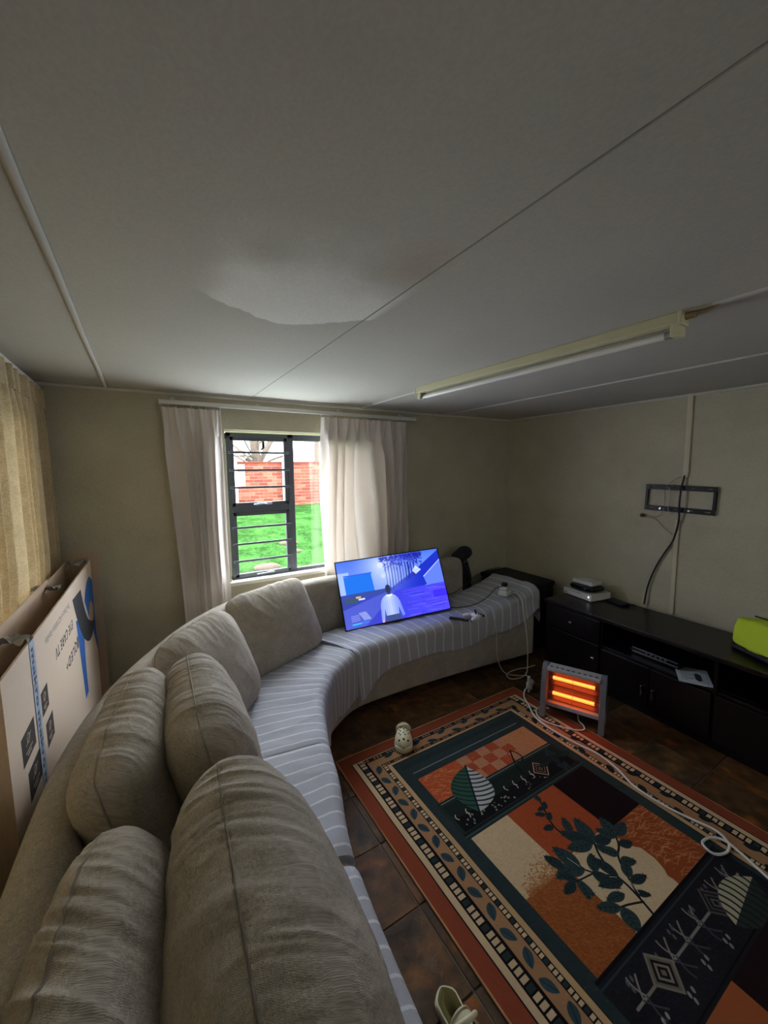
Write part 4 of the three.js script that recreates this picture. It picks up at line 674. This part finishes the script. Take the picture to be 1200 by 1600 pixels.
{ // player in the open compartment
  const pl = thing('disc_player', 'flat black disc player with silver trim in the open cabinet compartment', 'disc player', onCab(0.20, 0.38, 0.83), -3.4 * R2);
  mesh('housing', box(0.24, 0.045, 0.30, 0, 0.028, 0, 0.003), M.blackGloss, pl); mesh('front_trim', box(0.004, 0.004, 0.29, -0.122, 0.046, 0, 0.001), M.silver, pl); mesh('front_trim', box(0.004, 0.004, 0.29, -0.122, 0.020, 0, 0.001), M.silver, pl);
  for (let i = 0; i < 5; i++) mesh('button', box(0.004, 0.006, 0.012, -0.122, 0.034, -0.05 + i * 0.03, 0.001), M.silver, pl);
  mesh('disc_tray', box(0.004, 0.014, 0.10, -0.121, 0.032, -0.11, 0.001), M.black, pl); for (const z of [-0.12, 0.12]) for (const x of [-0.1, 0.1]) mesh('foot', cyl(0.01, 0.01, 0.006, 10), M.black, pl, [x, 0.003, z]);
  const paper = canvasTex(256, 192, (g, W, H) => { g.fillStyle = '#c9d2da'; g.fillRect(0, 0, W, H); g.fillStyle = '#3a4048'; g.fillRect(140, 50, 50, 70); g.fillRect(150, 40, 26, 90); g.fillStyle = '#7e8790'; for (let i = 0; i < 8; i++) g.fillRect(24, 30 + i * 16, 60 + 30 * ((i * 7) % 3), 5); g.fillRect(200, 30, 34, 6); g.fillRect(200, 150, 40, 6); g.strokeStyle = '#8b949c'; g.strokeRect(12, 12, W - 24, H - 24); });
  const lf = mesh('leaflet', (() => { const g = box(0.23, 0.0025, 0.17, 0, 0, 0), uv = g.attributes.uv, p = g.attributes.position; for (let i = 0; i < p.count; i++) uv.setXY(i, p.getZ(i) / 0.17 + 0.5, 0.5 - p.getX(i) / 0.23); return g; })(), mat(0xffffff, 0.6, { map: paper }), null, onCab(0.085, 0.3825, 1.06));
  lf.rotation.y = 0.5; tag(lf, 'pale printed leaflet lying in the open cabinet compartment', 'leaflet');
}
{ // stack of devices on top: console, black router, white router
  const a = -10 * R2, at = (y) => [3.225, y, -1.955];
  const c = thing('game_console', 'white game console at the bottom of the stack on the cabinet', 'game console', at(0.6), a);
  mesh('housing', box(0.22, 0.055, 0.29, 0, 0.031, 0, 0.004), M.white, c); mesh('base_plate', box(0.2, 0.005, 0.27, 0, 0.0025, 0), M.black, c);
  const led = mesh('power_light', cyl(0.006, 0.006, 0.003, 14).rotateZ(Math.PI / 2), mat(0xffffff, 0.4, { emissive: 0xdfeaff, emissiveIntensity: 2.5 }), c, [-0.111, 0.036, 0.118]); led.userData.label = 'glowing white power light';
  mesh('disc_slot', box(0.002, 0.003, 0.13, -0.1105, 0.045, -0.02), M.black, c); for (const z of [-0.125, -0.108]) mesh('port', cyl(0.004, 0.004, 0.003, 10).rotateZ(Math.PI / 2), M.black, c, [-0.1105, 0.02, z]);
  const r = thing('black_router', 'black router between the white console and white router', 'router', at(0.660), a);
  mesh('housing', pillow(0.105, 0.023, 0.125, 5, 3.2, 24).translate(0.004, 0.023, 0.0), M.blackGloss, r); for (let i = 0; i < 3; i++) mesh('status_light', box(0.002, 0.005, 0.008, -0.102, 0.023, -0.03 + i * 0.03, 0.0008), M.silver, r);
  const w = thing('white_router', 'white ribbed router on top of the device stack', 'router', at(0.707), a + 0.06);
  mesh('housing', box(0.13, 0.032, 0.19, 0.01, 0.017, -0.005, 0.005), M.plastic, w); for (let i = 0; i < 7; i++) mesh('vent_rib', box(0.10, 0.004, 0.012, 0.01, 0.0345, -0.08 + i * 0.025, 0.0015), M.plastic, w); mesh('label_strip', box(0.002, 0.006, 0.09, -0.0505, 0.014, -0.02), M.greyPlastic, w);
  const k = thing('black_cable_box', 'flat black box lying beside the device stack', 'box', [3.25, 0.6, -1.70], -0.2);
  mesh('housing', box(0.075, 0.022, 0.15, 0, 0.011, 0, 0.006), M.black, k); mesh('lead', tube([[0.0, 0.012, 0.075], [0.03, 0.02, 0.10], [0.05, 0.012, 0.12], [0.06, 0.006, 0.05]], 0.004, 24, 6), M.black, k);
  tag(mesh('thin_wire', tube([[3.24, 0.715, -1.83], [3.30, 0.73, -1.78], [3.36, 0.71, -1.72], [3.37, 0.66, -1.68], [3.34, 0.62, -1.66]], 0.0022, 30, 5), M.cord), 'thin pale wire bending up behind the device stack', 'wire');
}
{ // fluorescent yellow-green bag on the cabinet
  const b = thing('lunch_bag', 'bright yellow-green soft bag on the cabinet at the right edge', 'bag', [3.05, 0.6, -0.70], -0.5);
  const lime = mat(0xc3d82a, 0.75, { bumpMap: rep(T.weave, 8), bumpScale: 0.001 });
  const g = pillow(0.13, 0.085, 0.17, 9, 6, 44, (x, y, z) => 0.022 * (fbm(x * 9 + 2, y * 10 + z * 9, 3) - 0.5)); const p = g.attributes.position;
  for (let i = 0; i < p.count; i++) { const k = 1 - 0.25 * sstep(-0.02, 0.09, p.getY(i)); p.setX(i, p.getX(i) * k); }
  g.computeVertexNormals(); g.translate(0, 0.115, 0); mesh('body', g, lime, b);
  mesh('base', box(0.24, 0.03, 0.33, 0, 0.016, 0, 0.01), mat(0x14151a, 0.7), b);
  mesh('zip', tube([[0, 0.199, -0.14], [0.005, 0.204, 0], [0, 0.199, 0.14]], 0.005, 20, 6), M.black, b);
  mesh('handle', tube([[0.03, 0.185, -0.10], [0.05, 0.225, -0.06], [0.055, 0.235, 0.0], [0.05, 0.225, 0.06], [0.03, 0.185, 0.10]], 0.009, 24, 8), lime, b);
  mesh('mesh_pocket', pillow(0.01, 0.05, 0.09, 5, 3, 14).translate(0.115, 0.11, 0.02), M.black, b);
}
// ================================================================ wall: bracket, trunking, cables
{
  const br = thing('tv_bracket', 'empty black metal television bracket screwed to the wall', 'tv bracket', [XR, 1.465, -1.383]);
  br.rotation.order = 'YXZ'; br.rotation.x = 1.4 * R2;
  const bm = mat(0x0b0b0d, 0.4, { metalness: 0.4 });
  const railB = (y) => { const s = new THREE.Shape([[-0.228, -0.018], [0.228, -0.018], [0.228, 0.018], [-0.228, 0.018]].map((q) => new THREE.Vector2(...q))); for (const x of [-0.185, -0.10, -0.02, 0.08, 0.185]) { const h = new THREE.Path(); h.moveTo(x - 0.018, -0.003); h.lineTo(x + 0.018, -0.003); h.lineTo(x + 0.018, 0.004); h.lineTo(x - 0.018, 0.004); s.holes.push(h); } return join(new THREE.ExtrudeGeometry(s, { depth: 0.004, bevelEnabled: false }).rotateY(-Math.PI / 2).translate(-0.018, y, 0), box(0.016, 0.004, 0.456, -0.012, y + (y > 0 ? 0.017 : -0.017), 0), box(0.016, 0.004, 0.456, -0.012, y - (y > 0 ? 0.017 : -0.017), 0)); };
  for (const y of [0.082, -0.082]) mesh('rail', railB(y), bm, br);
  for (const z of [-0.219, 0.219]) mesh('upright', box(0.018, 0.13, 0.020, -0.012, 0, z, 0.003), bm, br);
  for (const [y, z] of [[-0.082, -0.115], [-0.082, 0.075]]) mesh('bolt', cyl(0.008, 0.008, 0.008, 12).rotateZ(Math.PI / 2), M.chrome, br, [-0.026, y, z]);
  const tr = mat(0xd6ceb2, 0.6);
  const t1 = thing('cable_trunking', 'cream cable trunking running from the ceiling to the bracket', 'trunking', [XR, 0, -1.352]);
  mesh('channel', box(0.016, 0.60, 0.034, -0.008, 1.925, 0, 0.003), tr, t1); mesh('lid_edge', box(0.003, 0.60, 0.016, -0.0165, 1.925, -0.002, 0.001), tr, t1);
  const t2 = thing('cable_trunking', 'cream cable trunking running from below the bracket to the cabinet', 'trunking', [XR, 0, -1.385]);
  mesh('channel', box(0.014, 0.73, 0.028, -0.007, 0.945, 0, 0.003), tr, t2); mesh('lid_edge', box(0.003, 0.73, 0.012, -0.0145, 0.945, -0.002, 0.001), tr, t2);
  tag(mesh('wall_cable', tube([[3.405, 1.64, -1.355], [3.392, 1.58, -1.36], [3.378, 1.53, -1.362], [3.376, 1.40, -1.365], [3.392, 1.32, -1.368], [3.402, 1.22, -1.385], [3.404, 1.14, -1.405], [3.402, 1.04, -1.455], [3.402, 0.90, -1.515], [3.398, 0.75, -1.555], [3.39, 0.605, -1.57]], 0.006, 120, 7), M.black), 'thick black cable hanging from the trunking past the bracket to the cabinet', 'cable');
  const wire = mat(0x8d8468, 0.6);
  tag(mesh('thin_wire', tube([[3.410, 1.63, -1.365], [3.40, 1.62, -1.40], [3.39, 1.58, -1.44], [3.376, 1.545, -1.462], [3.392, 1.47, -1.468], [3.376, 1.39, -1.465], [3.395, 1.34, -1.49], [3.40, 1.318, -1.53], [3.395, 1.326, -1.575]], 0.0022, 80, 5), wire), 'thin buff wire looping through the bracket to the wall plug', 'wire');
  tag(mesh('thin_wire', tube([[3.395, 1.312, -1.575], [3.405, 1.30, -1.53], [3.408, 1.24, -1.47], [3.408, 1.19, -1.41]], 0.0022, 40, 5), wire), 'thin buff wire sagging from the wall plug to the lower trunking', 'wire');
  tag(mesh('thin_wire', tube([[3.376, 1.55, -1.44], [3.40, 1.48, -1.436], [3.376, 1.39, -1.438], [3.405, 1.34, -1.43]], 0.0018, 40, 5), M.cord), 'thin white wire tied around the bracket rails', 'wire');
  const pg = thing('wall_plug', 'small dark plug with brass pins on the wall left of the bracket', 'plug', [XR, 1.32, -1.632]);
  mesh('face', cyl(0.017, 0.017, 0.012, 18).rotateZ(Math.PI / 2).translate(-0.006, 0, 0), mat(0x4a463c, 0.7), pg); mesh('hub', cyl(0.009, 0.010, 0.014, 14).rotateZ(Math.PI / 2).translate(-0.016, 0, 0), M.black, pg);
  for (const y of [-0.008, 0.008]) mesh('pin', cyl(0.003, 0.003, 0.04, 8).rotateX(Math.PI / 2).translate(-0.018, y, 0.022), mat(0x8a6a45, 0.5, { metalness: 0.6 }), pg);
}
{ // fluorescent batten on the ceiling
  const f = thing('fluorescent_batten', 'unlit fluorescent tube fitting with cream body on the ceiling', 'ceiling light', [1.585, HC, -1.40], 2.2 * R2);
  const L = 1.44;
  mesh('body', box(0.058, 0.038, L, 0, -0.019, 0, 0.004), M.cream, f);
  for (const s of [-1, 1]) { mesh('lamp_holder', box(0.05, 0.04, 0.03, 0.010, -0.055, s * (L / 2 - 0.015), 0.004), M.cream, f); mesh('end_cap', box(0.062, 0.044, 0.012, 0, -0.021, s * (L / 2 + 0.004), 0.003), M.cream, f); }
  mesh('tube', cyl(0.0135, 0.0135, L - 0.07, 18).rotateX(Math.PI / 2).translate(0.010, -0.062, 0), mat(0xdedbd2, 0.25), f);
  for (const s of [-1, 1]) mesh('metal_cap', cyl(0.014, 0.014, 0.02, 18).rotateX(Math.PI / 2).translate(0.010, -0.062, s * (L / 2 - 0.042)), M.silver, f);
  mesh('starter', cyl(0.010, 0.010, 0.03, 12).rotateZ(Math.PI / 2).translate(0.040, -0.022, 0.3), M.white, f);
  mesh('cable_gland', join(cyl(0.012, 0.012, 0.03, 12).rotateX(Math.PI / 2).translate(0.0, -0.016, L / 2 + 0.024), tube([[0, -0.016, L / 2 + 0.035], [0.006, -0.012, L / 2 + 0.07], [0, -0.003, L / 2 + 0.10]], 0.005, 12, 6)), mat(0x9c8c62, 0.6), f);
}
// ================================================================ quartz heater
{
  const h = thing('quartz_heater', 'small grey quartz heater with two glowing bars on the rug edge', 'heater', [2.392, 0.012, -1.51], -65.1 * R2);
  const post = (x) => { const s = new THREE.Shape(); s.moveTo(-0.075, 0); s.lineTo(-0.045, 0); s.quadraticCurveTo(-0.02, 0.05, 0.02, 0.05); s.quadraticCurveTo(0.045, 0.05, 0.06, 0); s.lineTo(0.088, 0); s.quadraticCurveTo(0.082, 0.10, 0.068, 0.20); s.quadraticCurveTo(0.05, 0.33, 0.015, 0.352); s.quadraticCurveTo(-0.02, 0.36, -0.035, 0.33); s.quadraticCurveTo(-0.055, 0.2, -0.075, 0); return new THREE.ExtrudeGeometry(s, { depth: 0.026, bevelEnabled: true, bevelSize: 0.004, bevelThickness: 0.004, bevelSegments: 2, curveSegments: 10 }).rotateY(-Math.PI / 2).translate(x + 0.013, 0, 0); };
  for (const x of [-0.178, 0.178]) mesh('side_post', post(x), M.greyPlastic, h);
  const W = 0.326, sil = mat(0xa9a9ac, 0.45);
  mesh('top_cover', box(W, 0.03, 0.085, 0, 0.331, 0.008, 0.008), sil, h); mesh('bottom_cover', box(W, 0.03, 0.085, 0, 0.083, 0.008, 0.006), sil, h);
  for (let i = 0; i < 9; i++) mesh('vent_slot', box(0.018, 0.004, 0.012, -0.135 + i * 0.0338, 0.346, 0.032, 0.001), M.black, h);
  const refl = mat(0x6e5a56, 0.42, { metalness: 0.9 });
  mesh('reflector', loft([-1, 1].map((s) => { const r = []; for (let k = 0; k < 2; k++) for (let i = 0; i <= 10; i++) { const a = i / 10 * Math.PI; r.push(V(s * W / 2, 0.098 + 0.109 * (k + (1 - Math.cos(a)) / 2), 0.018 - 0.040 * Math.sin(a))); } return r; })), refl, h);
  mesh('back_plate', box(W, 0.26, 0.008, 0, 0.21, -0.034, 0.002), M.greyPlastic, h);
  const glow = new THREE.MeshPhysicalMaterial({ color: 0x662211, roughness: 0.5, emissive: new THREE.Color().setRGB(1.0, 0.13, 0.018), emissiveIntensity: 6.5 });
  for (const y of [0.152, 0.262]) {
    const q = mesh('quartz_bar', cyl(0.0115, 0.0115, 0.255, 16).rotateZ(Math.PI / 2).translate(0, y, 0.012), glow, h); q.userData.label = 'glowing orange heating bar';
    for (const s of [-1, 1]) mesh('bar_holder', cyl(0.010, 0.010, 0.03, 12).rotateZ(Math.PI / 2).translate(s * 0.141, y, 0.012), mat(0x9a4a3a, 0.6), h);
    const li = new THREE.RectAreaLight(new THREE.Color().setRGB(1.0, 0.10, 0.02), 7, 0.25, 0.02); li.position.set(0, y, 0.026); li.rotation.y = Math.PI; li.name = 'heating_bar_glow'; h.add(li);
  }
  const wireM = mat(0x8f8a88, 0.35, { metalness: 0.8 });
  for (let i = 0; i < 12; i++) mesh('guard_wire', cyl(0.0011, 0.0011, W, 6).rotateZ(Math.PI / 2).translate(0, 0.108 + i * 0.0182, 0.046), wireM, h);
  for (const x of [-0.155, 0, 0.155]) mesh('guard_upright', cyl(0.0013, 0.0013, 0.222, 6).translate(x, 0.207, 0.044), wireM, h);
  // plug and socket end beside the heater
  const pl = thing('extension_socket', 'white plug pushed into an extension socket beside the heater', 'socket', [2.44, 0.045, -1.90], 0.5);
  mesh('socket', cyl(0.024, 0.026, 0.05, 18).rotateZ(Math.PI / 2).translate(0.035, 0.0, 0), M.plastic, pl); mesh('plug_body', box(0.022, 0.055, 0.045, -0.005, 0.0, 0, 0.008), M.plastic, pl); mesh('plug_grip', box(0.02, 0.075, 0.024, -0.02, 0.055, 0, 0.008).rotateZ(0.12), M.plastic, pl); mesh('cord_boot', cyl(0.007, 0.010, 0.04, 10).translate(-0.018, -0.022, 0.0), M.plastic, pl);
  tag(mesh('heater_cord', tube([[2.425, 0.045, -1.90], [2.375, 0.03, -1.89], [2.325, 0.018, -1.855], [2.26, 0.018, -1.76], [2.19, 0.018, -1.655], [2.165, 0.018, -1.52], [2.175, 0.018, -1.35], [2.20, 0.018, -1.22], [2.18, 0.018, -1.10], [2.13, 0.018, -0.98], [2.13, 0.018, -0.82], [2.155, 0.018, -0.72], [2.175, 0.018, -0.64], [2.15, 0.018, -0.59], [2.085, 0.018, -0.575], [2.03, 0.018, -0.605], [2.045, 0.019, -0.648], [2.11, 0.022, -0.64], [2.14, 0.024, -0.60], [2.13, 0.018, -0.53], [2.09, 0.018, -0.43], [2.06, 0.018, -0.30]], 0.0055, 320, 8), M.cord), 'white extension cord snaking over the rug with a small loop', 'cord');
  tag(mesh('heater_cord', tube([[2.43, 0.06, -1.50], [2.40, 0.018, -1.47], [2.375, 0.018, -1.42], [2.34, 0.018, -1.395], [2.29, 0.018, -1.42], [2.22, 0.018, -1.53], [2.20, 0.018, -1.62], [2.25, 0.018, -1.69], [2.32, 0.018, -1.70], [2.35, 0.018, -1.66]], 0.0045, 120, 8), M.cord), 'white heater cord curled on the rug in front of the heater', 'cord');
}
// ================================================================ clogs
function clog(name, label, pos, turn) {
  const c = thing(name, label, 'shoe', pos, turn, 'pair of pale foam clogs');
  const foam = mat(0xdcd6b4, 0.75, { bumpMap: rep(T.plaster, 12), bumpScale: 0.0006 }), ins = mat(0x9a8f4a, 0.85, { map: (() => dataTex(128, (u, v) => { const k = sstep(0.45, 0.62, fbm(u * 3, v * 3, 4, 3) + 0.25 * (v - 0.5)); return [lerp(0.62, 0.78, k), lerp(0.6, 0.8, k), lerp(0.36, 0.78, k)]; }))() });
  const half = (t) => { const w = [0.030, 0.036, 0.036, 0.033, 0.035, 0.043, 0.050, 0.052, 0.047, 0.030]; const x = t * 9, i = Math.min(8, Math.floor(x)), f = x - i; const s = f * f * (3 - 2 * f); return lerp(w[i], w[i + 1], s); };
  const outline = (g, y) => { const r = []; const N = 44; for (let i = 0; i < N; i++) { const a = i / N * Math.PI * 2, t = (1 - Math.cos(a)) / 2, e = Math.pow(clamp(Math.sin(Math.min(t, 1 - t) * Math.PI / 0.24 > Math.PI / 2 ? Math.PI / 2 : Math.min(t, 1 - t) * Math.PI / 0.24)), 0.6); r.push(V((a < Math.PI ? 1 : -1) * (half(t) + g) * e, y, lerp(-0.128 - g, 0.132 + g, t))); } r.push(r[0].clone()); return r; };
  mesh('sole', loft([outline(-0.006, 0), outline(0.002, 0.006), outline(0.004, 0.018), outline(0.0025, 0.032), outline(0, 0.036)], { caps: true, flip: true }), foam, c);
  mesh('footbed', loft([outline(-0.004, 0.0362), outline(-0.012, 0.0366), outline(-0.02, 0.0362)], { caps: true, flip: true }), ins, c);
  // upper: dome over the front
  const rows = []; for (let i = 0; i <= 22; i++) { const t = lerp(0.40, 0.985, i / 22), z = lerp(-0.128, 0.132, t), e = Math.sqrt(clamp((1 - t) / 0.24)), w = (half(t) + 0.004) * (t > 0.76 ? Math.pow(clamp(Math.sin((1 - t) / 0.24 * Math.PI / 2)), 0.6) : 1), h = 0.066 * Math.pow(clamp(1 - Math.pow(Math.max(0, (t - 0.5) / 0.5), 2.6)), 0.5) + 0.004; const r = []; for (let j = 0; j <= 18; j++) { const a = j / 18 * Math.PI; r.push(V(Math.cos(a) * w, 0.026 + Math.pow(Math.sin(a), 0.75) * h, z + 0.0 * e)); } rows.push(r); }
  const inner = rows.map((r) => r.map((q) => V(q.x * 0.93, q.y - 0.004, q.z)));
  const shell = []; for (let i = 0; i < rows.length; i++) shell.push([...rows[i], ...inner[i].slice().reverse(), rows[i][0].clone()]);
  const up = mesh('upper', loft(shell, { caps: false }), foam, c);
  mesh('upper_rim', tube(rows[0].map((q) => V(q.x * 0.975, q.y - 0.001, q.z)), 0.0042, 40, 8), foam, up);
  // ventilation holes
  const dark = mat(0x191710, 0.9), hole = (i, j, s) => { const q = rows[i][j], a = rows[Math.min(i + 1, 22)][j].clone().sub(rows[i - 1][j]), b = rows[i][j + 1].clone().sub(rows[i][j - 1]), n = b.cross(a).normalize(); if (n.y < 0) n.negate(); const m = mesh('vent_hole', cyl(s, s, 0.0012, 12), dark, up); m.position.copy(q).addScaledVector(n, 0.0004); m.quaternion.setFromUnitVectors(V(0, 1, 0), n); };
  for (const [i, js] of [[6, [7, 11]], [8, [9, 6, 12]], [10, [7, 11, 5]], [12, [9, 6, 12]], [14, [8, 11]]]) for (const j of js) hole(i, j, 0.0042);
  for (const [i, j] of [[18, 5], [18, 9], [18, 13]]) hole(i, j, 0.0062);
  // heel strap, turned forward over the upper
  return c;
}
{
  const a = clog('foam_clog', 'pale cream foam clog standing on the far rug corner', [1.30, 0.012, -1.94], -33 * R2);
  mesh('heel_strap', tube([[0.040, 0.052, -0.018], [0.036, 0.088, 0.0], [0.018, 0.104, 0.008], [0, 0.107, 0.010], [-0.018, 0.104, 0.008], [-0.036, 0.088, 0.0], [-0.040, 0.052, -0.018]], 0.0075, 40, 8), a.getObjectByName('sole').material, a);
  const b = clog('foam_clog', 'pale foam clog with olive footbed at the bottom edge beside the rug', [0.712, 0.0, -0.742], -5 * R2);
  mesh('heel_strap', tube([[0.040, 0.052, -0.018], [0.036, 0.088, 0.0], [0.018, 0.104, 0.008], [0, 0.107, 0.010], [-0.018, 0.104, 0.008], [-0.036, 0.088, 0.0], [-0.040, 0.052, -0.018]], 0.0075, 40, 8), b.getObjectByName('sole').material, b);
}
// ================================================================ cardboard television box behind the sofa
{
  const A = V(-0.338, 0, -1.30), B = V(-0.303, 0, -2.92), L = A.distanceTo(B), Hb = 1.185, Th = 0.105;
  const bx = thing('cardboard_box', 'tall open cardboard television box behind the sofa, printed upside down', 'box', A.toArray(), Math.atan2(B.x - A.x, B.z - A.z));
  // local z runs along the box, local +x points to the wall
  const card = mat(0xd4bda5, 0.9, { map: rep(T.card, 3) }), inside = card;
  const art = canvasTex(1536, 1124, (g, W, H) => {
    const S = W / L, X = (s) => s * S, Y = (y) => H - y / Hb * H, K = H / Hb;
    g.fillStyle = '#dcc8b3'; g.fillRect(0, 0, W, H);
    seed = 5; for (let i = 0; i < 2600; i++) { g.fillStyle = rnd() < 0.5 ? 'rgba(176,146,116,0.25)' : 'rgba(234,214,192,0.25)'; g.fillRect(W * rnd(), H * rnd(), 2 + 16 * rnd(), 1.5); }
    // blue ring and dark hook of the print
    g.fillStyle = '#2a66b4'; g.beginPath(); g.moveTo(X(1.02), Y(1.0)); g.quadraticCurveTo(X(1.06), Y(0.8), X(1.10), Y(0.57)); g.lineTo(X(1.19), Y(0.57)); g.quadraticCurveTo(X(1.16), Y(0.8), X(1.26), Y(0.96)); g.closePath(); g.fill();
    g.beginPath(); g.moveTo(X(1.30), Y(1.02)); g.quadraticCurveTo(X(1.42), Y(1.12), X(1.54), Y(1.10)); g.lineTo(X(1.62), Y(1.06)); g.lineTo(X(1.62), Y(0.62)); g.lineTo(X(1.50), Y(0.80)); g.lineTo(X(1.40), Y(0.90)); g.closePath(); g.fill();
    g.fillStyle = '#c09a72'; g.beginPath(); g.ellipse(X(1.50), Y(0.90), X(0.075), 0.06 * K, 0, 0, 7); g.fill();
    g.fillStyle = '#34353a'; g.beginPath(); g.moveTo(X(0.985), Y(1.115)); g.lineTo(X(1.22), Y(1.105)); g.quadraticCurveTo(X(1.30), Y(0.93), X(1.40), Y(0.885)); g.quadraticCurveTo(X(1.52), Y(0.83), X(1.62), Y(0.82)); g.quadraticCurveTo(X(1.52), Y(0.765), X(1.38), Y(0.775)); g.quadraticCurveTo(X(1.14), Y(0.82), X(0.985), Y(1.115)); g.fill();
    // printed words, upside down
    const word = (t, s, y, h, w, font = 'bold', c = '#3a3836') => { g.save(); g.translate(X(s), Y(y)); g.rotate(Math.PI); g.font = font + ' ' + Math.round(h * K) + 'px sans-serif'; g.textAlign = 'center'; g.textBaseline = 'middle'; g.fillStyle = c; const m = g.measureText(t).width; g.scale(w * S / m, 1); g.fillText(t, 0, 0); g.restore(); };
    word('QLED+', 0.865, 0.895, 0.062, 0.27); word('EYE CARE TV', 0.762, 1.017, 0.058, 0.37); word('The Choice of 420 Million Families', 0.68, 1.116, 0.034, 0.46, 'normal', '#5a534c');
    g.fillStyle = '#3a3836'; g.fillRect(X(1.003), Y(0.925), X(0.03), 0.055 * K);
    // black square marks with small white pictograms
    for (const [s, y, w, h] of [[0.10, 0.965, 0.135, 0.085], [0.33, 0.985, 0.09, 0.08], [0.355, 0.865, 0.10, 0.085], [0.13, 0.845, 0.14, 0.09]]) { g.fillStyle = '#37332f'; g.fillRect(X(s), Y(y), X(w), h * K); g.strokeStyle = '#b99f86'; g.lineWidth = 4; g.beginPath(); g.arc(X(s + w / 2), Y(y - h * 0.35), 12, 0, 7); g.moveTo(X(s + w * 0.3), Y(y - h * 0.5)); g.lineTo(X(s + w * 0.7), Y(y - h * 0.25)); g.stroke(); g.fillStyle = '#b99f86'; g.fillRect(X(s + w * 0.25), Y(y - h * 0.7), X(w * 0.5), 5); g.fillRect(X(s + w * 0.35), Y(y - h * 0.82), X(w * 0.3), 5); }
  });
  const panel = (w, h, d, x, y, z) => box(w, h, d, x, y, z, 0.0015);
  const t = 0.006;
  const front = new THREE.BoxGeometry(t, Hb, L); front.translate(0, Hb / 2, L / 2);
  { const p = front.attributes.position, uv = front.attributes.uv; for (let i = 0; i < p.count; i++) uv.setXY(i, p.getZ(i) / L, p.getY(i) / Hb); }
  const fm = mat(0xffffff, 0.88, { map: art });
  const fp = mesh('front_panel', front, [inside, fm, inside, inside, card, card], bx); fp.userData.label = 'printed cardboard front with upside-down lettering';
  mesh('rear_panel', panel(t, Hb - 0.03, L, Th, (Hb - 0.03) / 2, L / 2), inside, bx);
  mesh('end_panel', panel(Th, Hb - 0.01, t, Th / 2, (Hb - 0.01) / 2, 0.004), card, bx); mesh('end_panel', panel(Th, Hb, t, Th / 2, Hb / 2, L - 0.004), inside, bx);
  mesh('bottom_panel', panel(Th, t, L, Th / 2, 0.004, L / 2), inside, bx);
  // far end flap standing up, rear flap folded over in two torn pieces
  mesh('end_flap', box(Th + 0.045, Hb + 0.045, t, Th / 2 - 0.022, (Hb + 0.045) / 2, L + 0.006, 0.001), card, bx);
  const fl = (z0, z1, up, lean) => { const g = box(t, up, z1 - z0, 0, up / 2, 0, 0.0015); g.rotateZ(lean); g.translate(Th, Hb - 0.035, (z0 + z1) / 2); return g; };
  mesh('rear_flap', fl(0.02, 1.02, 0.07, 0.25), card, bx); mesh('rear_flap', fl(1.06, 1.52, 0.045, 0.1), inside, bx);
  // clear printed tape down the front and crumpled over the top
  const tape = canvasTex(128, 1024, (g, W, H) => { g.fillStyle = '#b9c9dd'; g.fillRect(0, 0, W, H); for (let i = 0; i < 40; i++) { g.fillStyle = i % 2 ? 'rgba(225,232,242,0.5)' : 'rgba(130,155,190,0.35)'; g.fillRect(0, H * rnd(), W, 3 + 8 * rnd()); } g.fillStyle = '#1f2a52'; g.font = 'bold 104px sans-serif'; g.textBaseline = 'middle'; for (let k = 0; k < 3; k++) { g.save(); g.translate(W / 2, 30 + k * 345); g.rotate(Math.PI / 2); g.fillText('makro', 0, 0); g.restore(); } });
  const tg = new THREE.BoxGeometry(0.0012, 0.62, 0.055, 1, 12, 1).translate(-0.0042, Hb - 0.31, 0.285); { const p = tg.attributes.position, uv = tg.attributes.uv; for (let i = 0; i < p.count; i++) uv.setXY(i, (p.getZ(i) - 0.2575) / 0.055, (p.getY(i) - Hb + 0.62) / 0.62); }
  const tp = mesh('printed_tape', tg, mat(0xffffff, 0.3, { map: tape }), bx); tp.userData.label = 'pale blue tape printed with a dark word';
  const film = mat(0x9a9a94, 0.25);
  const crumple = (z, len, w) => { const rows = []; for (let i = 0; i <= 14; i++) { const r = []; for (let j = 0; j <= 8; j++) { const u = i / 14, v = j / 8; r.push(V(-0.006 + u * len, Hb + 0.012 + 0.05 * (fbm(u * 6 + z * 9, v * 5, 3) - 0.45), z + (v - 0.5) * w * (1 - 0.3 * u) + 0.02 * (fbm(u * 5, v * 4 + z, 2) - 0.5))); } rows.push(r); } return loft(rows); };
  film.side = THREE.DoubleSide;
  mesh('loose_tape', crumple(0.285, 0.10, 0.06), film, bx); mesh('loose_tape', crumple(1.50, 0.09, 0.09), film, bx); mesh('loose_tape', crumple(1.02, 0.10, 0.07).translate(0.05, -0.02, 0), film, bx);
}
renderer.render(scene, camera);
